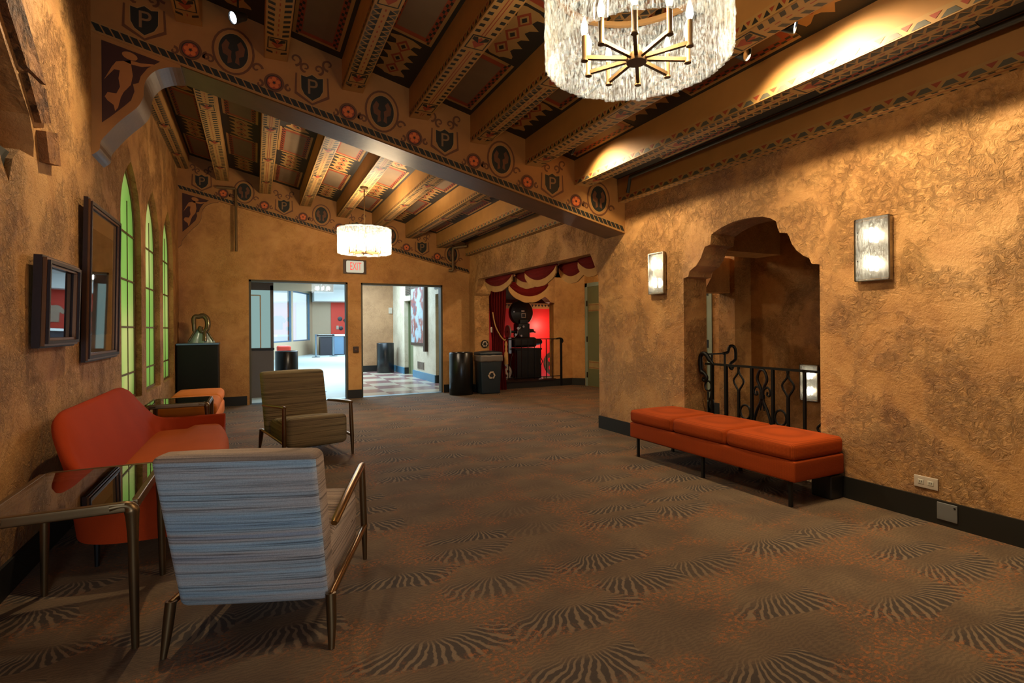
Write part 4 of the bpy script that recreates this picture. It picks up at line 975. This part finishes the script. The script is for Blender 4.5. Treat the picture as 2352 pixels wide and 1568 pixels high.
def arrow(A, S, cx_, cz_, f):
    P = [(-.30, -.34), (.30, -.34), (.52, -.02), (.38, .06), (.22, -.20), (-.22, -.20)]
    hole = 1
    Q = [(-.33, -.52), (.10, -.52), (.10, -.30), (-.20, -.30), (-.30, -.13), (-.46, -.22), (-.48, -.30)]
    R = [(.18, -.52), (.36, -.52), (.48, -.30), (.52, -.18), (.36, -.10), (.26, -.28), (.18, -.28)]
    for L_ in (Q, R):
        q = [(cx_+S*(x*math.cos(A)-z*math.sin(A)), cz_+S*(x*math.sin(A)+z*math.cos(A))) for x, z in L_]; f(q)
def rec_symbol(f, cx_, cz_, S):
    for k in range(3): arrow(2*PI*k/3, S, cx_, cz_, f)
rec_symbol(lambda q: b.poly([(x, -.176-.0235*(z/.72)*1.0-.004, z) for x, z in q]), .0, .40, .14)
b.build('recycling_symbol', M['mark'], t)
t = thing('wall_sign', 'round black sign with pale recycling symbol above the recycling bin', 'sign', (4.54, 10.60, 1.05))
MB().lathe([(0, -.012), (.085, -.012), (.09, -.006), (.09, 0), (0, 0)], n=28).build('disc', M['black'], t)
t.children[0].rotation_euler = (-PI/2, 0, 0); t.children[0].location = (0, -.012, 0)
b = MB(); rec_symbol(lambda q: b.poly([(x, -.0265, z) for x, z in q]), 0, 0, .11); b.build('recycling_symbol', M['mark'], t)
tag(MB().rbox(4.685, 4.725, 10.585, 10.60, 1.30, 1.42, .004).build('light_switch', M['white']), 'small white light switch at the edge of the curtained alcove', 'switch')

# ------------------------------------------------------------------ curtains
def swag(name, P0, P1, drop, label, group, out, fringe=.10, parent=None):
    """fabric swag hanging between two points, bulging along 'out'"""
    P0, P1, out = Vector(P0), Vector(P1), Vector(out)
    t = thing(name, label, 'curtain', (P0+P1)/2 if False else (0, 0, 0), 0, group)
    n, m = 22, 9; V = []; Fs = []; fr = []
    for i in range(n+1):
        s = i/n; c = 4*s*(1-s); base = P0.lerp(P1, s)
        for j in range(m+1):
            u = j/m; z = -u*(.07+drop*c**.8); o = out*(.03+.05*math.sin(PI*u)*c+.012*math.sin(u*18+2*s))
            V.append(base+Vector((0, 0, z))+o)
        fr.append(V[-1])
    for i in range(n):
        for j in range(m): a = i*(m+1)+j; Fs.append((a, a+1, a+m+2, a+m+1))
    V2 = [v-out*.012 for v in V]; k = len(V)
    MB().add(V+V2, Fs+[tuple(q+k for q in f[::-1]) for f in Fs], 0, True).build('drape', M['curtain'], t)
    rings = []
    for i, p in enumerate(fr):
        f = .6+.4*abs(math.sin(i*2.6))*.25+.3
        rings.append([p+out*.012+Vector((0, 0, .02)), p+out*.02+Vector((0, 0, -fringe*.5)), p+out*.014+Vector((0, 0, -fringe*f)), p-out*.01+Vector((0, 0, -fringe*f)), p-out*.014+Vector((0, 0, .02))])
    MB().loft(rings).build('fringe', M['fringe'], t)
    return t
zt = 2.47
for k, (a, c) in enumerate(((10.36, 9.02), (9.14, 7.95), (8.52, 7.38), (7.50, 6.66), (6.76, 6.03))):
    off = .0 if k % 2 == 0 else .11
    swag('valance_swag', (4.50+off, a, zt), (4.50+off, c, zt), [.17, .18, .19, .20, .16][k], ['crimson fringed swag at the far left end of the alcove valance', 'second crimson fringed swag from the far end of the valance', 'widest crimson fringed swag in the middle of the valance', 'fourth crimson fringed swag right of the valance middle', 'crimson fringed swag at the near right end of the valance'][k], 'fringed valance swags', (-1, 0, 0))
swag('niche_swag', (5.16, 10.68, 2.44), (6.20, 10.68, 2.44), .27, 'dark crimson swag with gold fringe hanging over the film projector', None, (0, -1, 0), .13)
t = thing('side_curtain', 'crimson curtain tied back at the left of the projector niche', 'curtain', (4.92, 10.70, 0))
V = []; Fs = []; n, m = 30, 16
for j in range(m+1):
    z = 2.5*j/m+.0; pinch = .62+.38*min(1, abs(z-1.0)/.9)
    for i in range(n+1):
        s = i/n-.5; V.append((s*.42*pinch-.03*(1-pinch), .035*math.sin(i*1.35)*pinch, z))
for j in range(m):
    for i in range(n): a = j*(n+1)+i; Fs.append((a, a+1, a+n+2, a+n+1))
V2 = [(x, y+.014, z) for x, y, z in V]; k = len(V)
MB().add(V+V2, Fs+[tuple(q+k for q in f[::-1]) for f in Fs], 0, True).build('drape', M['curtain'], t)
MB().tube(cat_rom([(-.16, -.06, 1.75), (-.10, -.07, 1.45), (.02, -.075, 1.22), (.12, -.07, 1.12), (.15, -.05, 1.14)], 5), .014, 8).build('tieback_cord', M['fringe'], t)
MB().lathe([(0, .0), (.05, .0), (.045, .25), (.02, .30), (.03, .34), (.02, .40), (.035, .45), (.012, .52), (0, .52)], (.15, -.09, .58), 14).build('tassel', M['fringe'], t)

# ------------------------------------------------------------------ film projector on its platform
ZP = .185
t = thing('film_projector', 'old black film projector with round film magazine in the red niche', 'film projector', (5.85, 11.35, ZP))
pz = lambda z: z-ZP
b = MB().rbox(-.27, .38, -.28, .28, 0, .70, .02); b.box(-.30, .40, -.30, .30, .68, .72); b.build('pedestal', M['black'], t)
b = MB().rbox(-.30, .34, -.17, .17, .74, .98, .06); b.cyl((.30, 0, .86), (.50, 0, .86), .10, .07, 18); b.cyl((.50, 0, .86), (.55, 0, .86), .05, .05, 14); b.build('lamp_house', M['black'], t)
MB().lathe([(0, 0), (.16, 0), (.16, .03), (.1, .06), (0, .06)], n=24).build('side_reel', M['reel_grey'], t)
t.children[-1].rotation_euler = (0, PI/2, 0); t.children[-1].location = (-.42, -.06, 1.12)
MB().cyl((-.42, -.06, 1.12), (-.12, -.06, 1.12), .03, n=12).build('reel_arm', M['black'], t)
b = MB().rbox(-.16, .16, -.14, .14, .96, 1.32, .03); b.rbox(-.10, .12, -.12, .12, 1.28, 1.42, .02); b.cyl((.14, -.04, 1.14), (.30, -.04, 1.14), .055, .04, 16); b.cyl((.30, -.04, 1.12), (.36, -.04, 1.10), .02, .015, 10); b.build('projector_head', M['black'], t)
b = MB().tube(cat_rom([(-.30, -.19, .98), (-.22, -.2, 1.06), (-.2, -.2, 1.16), (-.12, -.2, 1.22)], 4), .014, 8)
for x, z, r in ((-.20, 1.20, .035), (-.27, 1.05, .03), (-.06, 1.24, .028), (-.12, 1.02, .026)): b.cyl((x, -.22, z), (x, -.15, z), r, n=14)
b.build('sprocket', M['silver'], t)
# magazine: disc facing the camera
b = MB(); b.lathe([(0, -.07), (.29, -.07), (.305, -.055), (.305, .055), (.29, .07), (0, .07)], n=40)
b.v = [(x, z, y) for x, y, z in b.v]; b.v = [(x-.02, y, z+1.58) for x, y, z in b.v]; b.box(-.12, .1, -.07, .07, 1.24, 1.38); mg = b.build('film_magazine', M['black'], t)
MB().box(-.045, .07, -.085, -.068, 1.455, 1.57).box(-.03, .055, -.088, -.084, 1.47, 1.555, 1).box(-.045, .04, -.08, -.068, 1.60, 1.635).build('maker_plate', [M['silver'], M['black']], mg)
MB().cyl((-.245, -.085, 1.60), (-.245, -.068, 1.60), .018, n=10).build('latch', M['silver'], mg)
MB().box(-.42, -.34, -.12, .12, .60, .98).box(-.38, -.30, -.1, .1, .0, .04).build('rectifier_cabinet', M['silver'], t)
MB().tube(cat_rom([(-.35, -.2, .60), (-.42, -.22, .35), (-.36, -.24, .05), (-.5, -.26, .02)], 5), .012, 8).build('cable', M['black'], t)
def film_reel(x, y, z, r, tilt, label):
    t = thing('film_reel', label, 'film reel', (x, y, z)); b = MB()
    for s in (-.02, .02):
        holes = [[(.55*r*math.cos(2*PI*k/5)+.2*r*math.cos(a), .55*r*math.sin(2*PI*k/5)+.2*r*math.sin(a)) for a in [2*PI*i/12 for i in range(12)]] for k in range(5)]
        b.prism([(r*math.cos(2*PI*i/36), r*math.sin(2*PI*i/36)) for i in range(36)], lambda a, c, tt: (a, tt, c), s-.003, s+.003, holes)
    b.build('flange', M['reel_grey'], t); b = MB(); b.lathe([(0, -.02), (.28*r, -.02), (.28*r, .02), (0, .02)], n=20); b.v = [(x_, z_, y_) for x_, y_, z_ in b.v]; b.build('hub', M['black'], t)
    t.rotation_euler = (tilt, 0, 0); return t
film_reel(6.72, 11.25, ZP+.31, .31, -.18, 'grey film reel leaning on the platform right of the projector')
# bring the tall reel and small parts to the platform left of the projector
film_reel(5.22, 11.05, ZP+.19, .19, -.2, 'small film reel on the platform left of the projector')
tag(MB().box(6.25, 6.42, 10.9, 11.0, ZP, ZP+.03).box(6.42, 6.43, 10.9, 11.0, ZP, ZP+.03).build('info_card', M['white']), 'pale card lying on the platform edge right of the projector', 'card')
t = thing('niche_railing', 'thin black iron railing in front of the film projector', 'railing', (0, 10.80, 0))
b = MB().tube([(4.95, 0, 1.13), (6.55, 0, 1.13)], .014, 4); b.tube(cat_rom([(6.5, 0, 1.13), (6.6, 0, 1.14), (6.66, 0, 1.12), (6.68, 0, 1.06), (6.63, 0, 1.03)], 4), .02, 8); b.build('top_rail', M['iron'], t)
for k, x in enumerate((5.05, 5.22, 5.39, 5.56, 5.73, 5.90, 6.07, 6.22, 6.38)):
    b = MB()
    if x == 6.07:
        b.tube([(x, 0, .19), (x, 0, .52)], .010, 4); b.tube([(x, 0, .68), (x, 0, 1.13)], .010, 4)
        for s in (-1, 1): b.tube([(x, 0, .51), (x+s*.05, 0, .60), (x, 0, .69)], .010, 6)
    else: b.tube([(x, 0, .19), (x, 0, 1.13)], .010, 4)
    b.build('baluster', M['iron'], t)
MB().box(6.60, 6.65, -.025, .025, .0, 1.12).build('newel_post', M['iron'], t)
MB().tube([(4.95, 0, .24), (6.6, 0, .24)], .010, 4).build('bottom_rail', M['iron'], t)
point('corridor_fill', (5.7, 8.3, 2.75), 62, WARM, .08)  # added point lights without a fitting, brightening corridor and alcove
point('corridor_fill', (5.6, 6.3, 2.75), 12, WARM, .08)
# hidden lamp washing the red wall from the right
point('niche_lamp', (7.0, 12.0, 1.45), 10, (1, .8, .6), .05)
point('niche_lamp', (6.9, 12.0, .9), 6, (1, .8, .6), .05)

# exit box glimpsed behind the valance
tag(MB().rbox(5.6, 5.95, 7.35, 7.40, 2.42, 2.62, .01).box(5.76, 5.79, 7.37, 7.38, 2.60, 2.925).build('lit_sign', M['exit_face']), 'white lit sign partly hidden behind the near end of the valance', 'sign')

# ------------------------------------------------------------------ foyer furnishings
t = thing('sales_counter', 'charcoal sales counter with pale top in front of the orange red wall', 'counter', (0, 0, 0))
MB().box(3.15, 9.0, 29.6, 30.4, 0, 1.02).build('body', M['counter_dark'], t); MB().box(3.05, 9.1, 29.5, 30.5, 1.02, 1.12).build('countertop', M['offwhite'], t)
MB().box(3.75, 4.35, 29.56, 29.6, .04, 1.0).build('front_panel', M['counter_blue'], t)
for k, x in enumerate((2.76, 3.66)):
    t = thing('stanchion', ['black stanchion post nearer the foyer window', 'black stanchion post in front of the sales counter'][k], 'stanchion', (x, 27.9+.5*k, 0), 0, 'queue stanchions')
    MB().lathe([(0, 0), (.2, 0), (.2, .02), (.03, .035), (0, .035)], n=24).build('base', M['counter_dark'], t); MB().cyl((0, 0, .03), (0, 0, 1.15), .05, n=14).build('post', M['steel'], t)
MB().box(0, .9, -.01, .01, 1.05, 1.12).build('belt', M['black'], bpy.data.objects['stanchion'])
for k, (x, c) in enumerate(((5.2, '#3c3a38'), (6.35, '#b8a890'), (7.5, '#d5d8d8'))):
    b = MB(); b.prism([(-.28, 0), (.28, 0), (.28, .5), (.42, .38), (.52, .52), (.28, .78), (.12, .82), (0, .77), (-.12, .82), (-.28, .78), (-.52, .52), (-.42, .38), (-.28, .5)], lambda a, c_, tt: (a, tt, c_), -.05, 0)
    tag(b.build('shirt', simple('shirt_cloth_%d' % k, c, .8), loc=(x, 31.94, 1.4)), ['dark grey shirt displayed on the orange red foyer wall', 'tan shirt displayed on the orange red foyer wall', 'white shirt displayed on the orange red foyer wall'][k], 'shirt')
def badge(x, z, r, label):
    b = MB().lathe([(0, 0), (r, 0), (r, .03), (r*.5, .04), (r*.45, .02), (0, .02)], n=24); b.v = [(p[0], -p[2], p[1]) for p in b.v]
    return tag(b.build('round_dispenser', M['counter_dark'], loc=(x, 31.95, z)), label, 'wall fitting')
badge(4.5, 2.0, .13, 'dark round fitting high on the orange red foyer wall'); badge(4.55, 1.45, .12, 'small round fitting low on the orange red foyer wall')
tag(MB().rbox(4.28, 4.42, 31.9, 31.95, 1.38, 1.6, .01).build('switch_plate', M['white']), 'white switch plate on the orange red foyer wall', 'switch')
t = thing('chandelier', 'third glass drum chandelier far off in the foyer, through the left doorway', 'chandelier', (2.36, 21.2, 2.80), 0, 'drum chandeliers of glass slats')
b = MB()
for k in range(36):
    A = 2*PI*k/36; c_, s_ = math.cos(A), math.sin(A)
    b.add([(.40*c_+.033*s_*q, .40*s_-.033*c_*q, z) for q, z in ((-1, 0), (1, 0), (1, .38), (-1, .38))], [(0, 1, 2, 3)])
b.build('glass_slats', M['sconce_glass'], t); b = MB()
for k in range(8): b.lathe([(0, .1), (.02, .12), (.02, .2), (0, .24)], (.24*math.cos(k*PI/4), .24*math.sin(k*PI/4), 0), 10)
b.build('candle_bulbs', M['bulb'], t); MB().cyl((0, 0, .1), (0, 0, .8), .01, n=8).build('rod', M['chand_brass'], t)
point('chandelier_lamp', (2.36, 21.2, 3.0), 10, (1, .9, .8), .1)
tag(MB().rbox(.55, .9, 15.6, 16.1, .35, .95, .05).box(.58, .87, 15.65, 16.05, 0, .35).build('armchair', M['orange_wall']), 'salmon armchair glimpsed behind the bin in the foyer', 'armchair')
# poster, vents, grille in the vestibule
t = thing('poster_case', 'glazed poster case on the cream vestibule wall', 'poster', (4.15, 0, 0))
T = NT('poster_print_reflection'); o_ = T.obj(); T.bsdf(T.ramp(T.noise(o_, 2.2, 4, .6), [(.35, lin('#48587a')), (.45, lin('#a04c44')), (.52, lin('#a9c0cc')), (.7, lin('#c2d6dc'))]), .35)  # pale blue stops put the glass reflection into the print colours
MB().box(-.03, 0, 13.72, 15.12, .92, 2.62).build('frame', M['exit_case'], t); MB().box(-.034, -.03, 13.80, 15.04, 1.0, 2.54).build('print', T.mat, t); MB().box(-.046, -.04, 13.80, 15.04, 1.0, 2.54).build('glass', M['street_pane'], t)
tag(MB().box(4.06, 4.15, 13.52, 13.66, .78, 2.62).build('wall_post', M['exit_case']), 'brown vertical board beside the vestibule poster case', 'board')
for k, (y, z) in enumerate(((15.45, 2.42), (12.6, 2.42))):
    b = MB().box(4.13, 4.15, y-.28, y+.28, z-.02, z+.32)
    for i in range(6): b.box(4.118, 4.132, y-.25, y+.25, z+.01+i*.05, z+.035+i*.05, 1)
    tag(b.build('air_vent', [M['grey_paint'], M['exit_case']]), ['brown louvred vent above the farther vestibule door', 'brown louvred vent above the nearer vestibule door'][k], 'vent')
b = MB().box(4.14, 4.15, 13.85, 14.5, .26, .48)
for i in range(5): b.box(4.13, 4.142, 13.88+i*.13, 13.94+i*.13, .27, .47, 1)
tag(b.build('wall_grille', [M['white'], M['exit_case']]), 'small slotted grille low on the cream vestibule wall', 'vent')
tag(MB().rbox(4.0, 4.12, 17.36, 17.4, 1.9, 2.1, .01).build('alarm_box', M['white']), 'small white box on the tan vestibule wall above the bin', 'wall box')
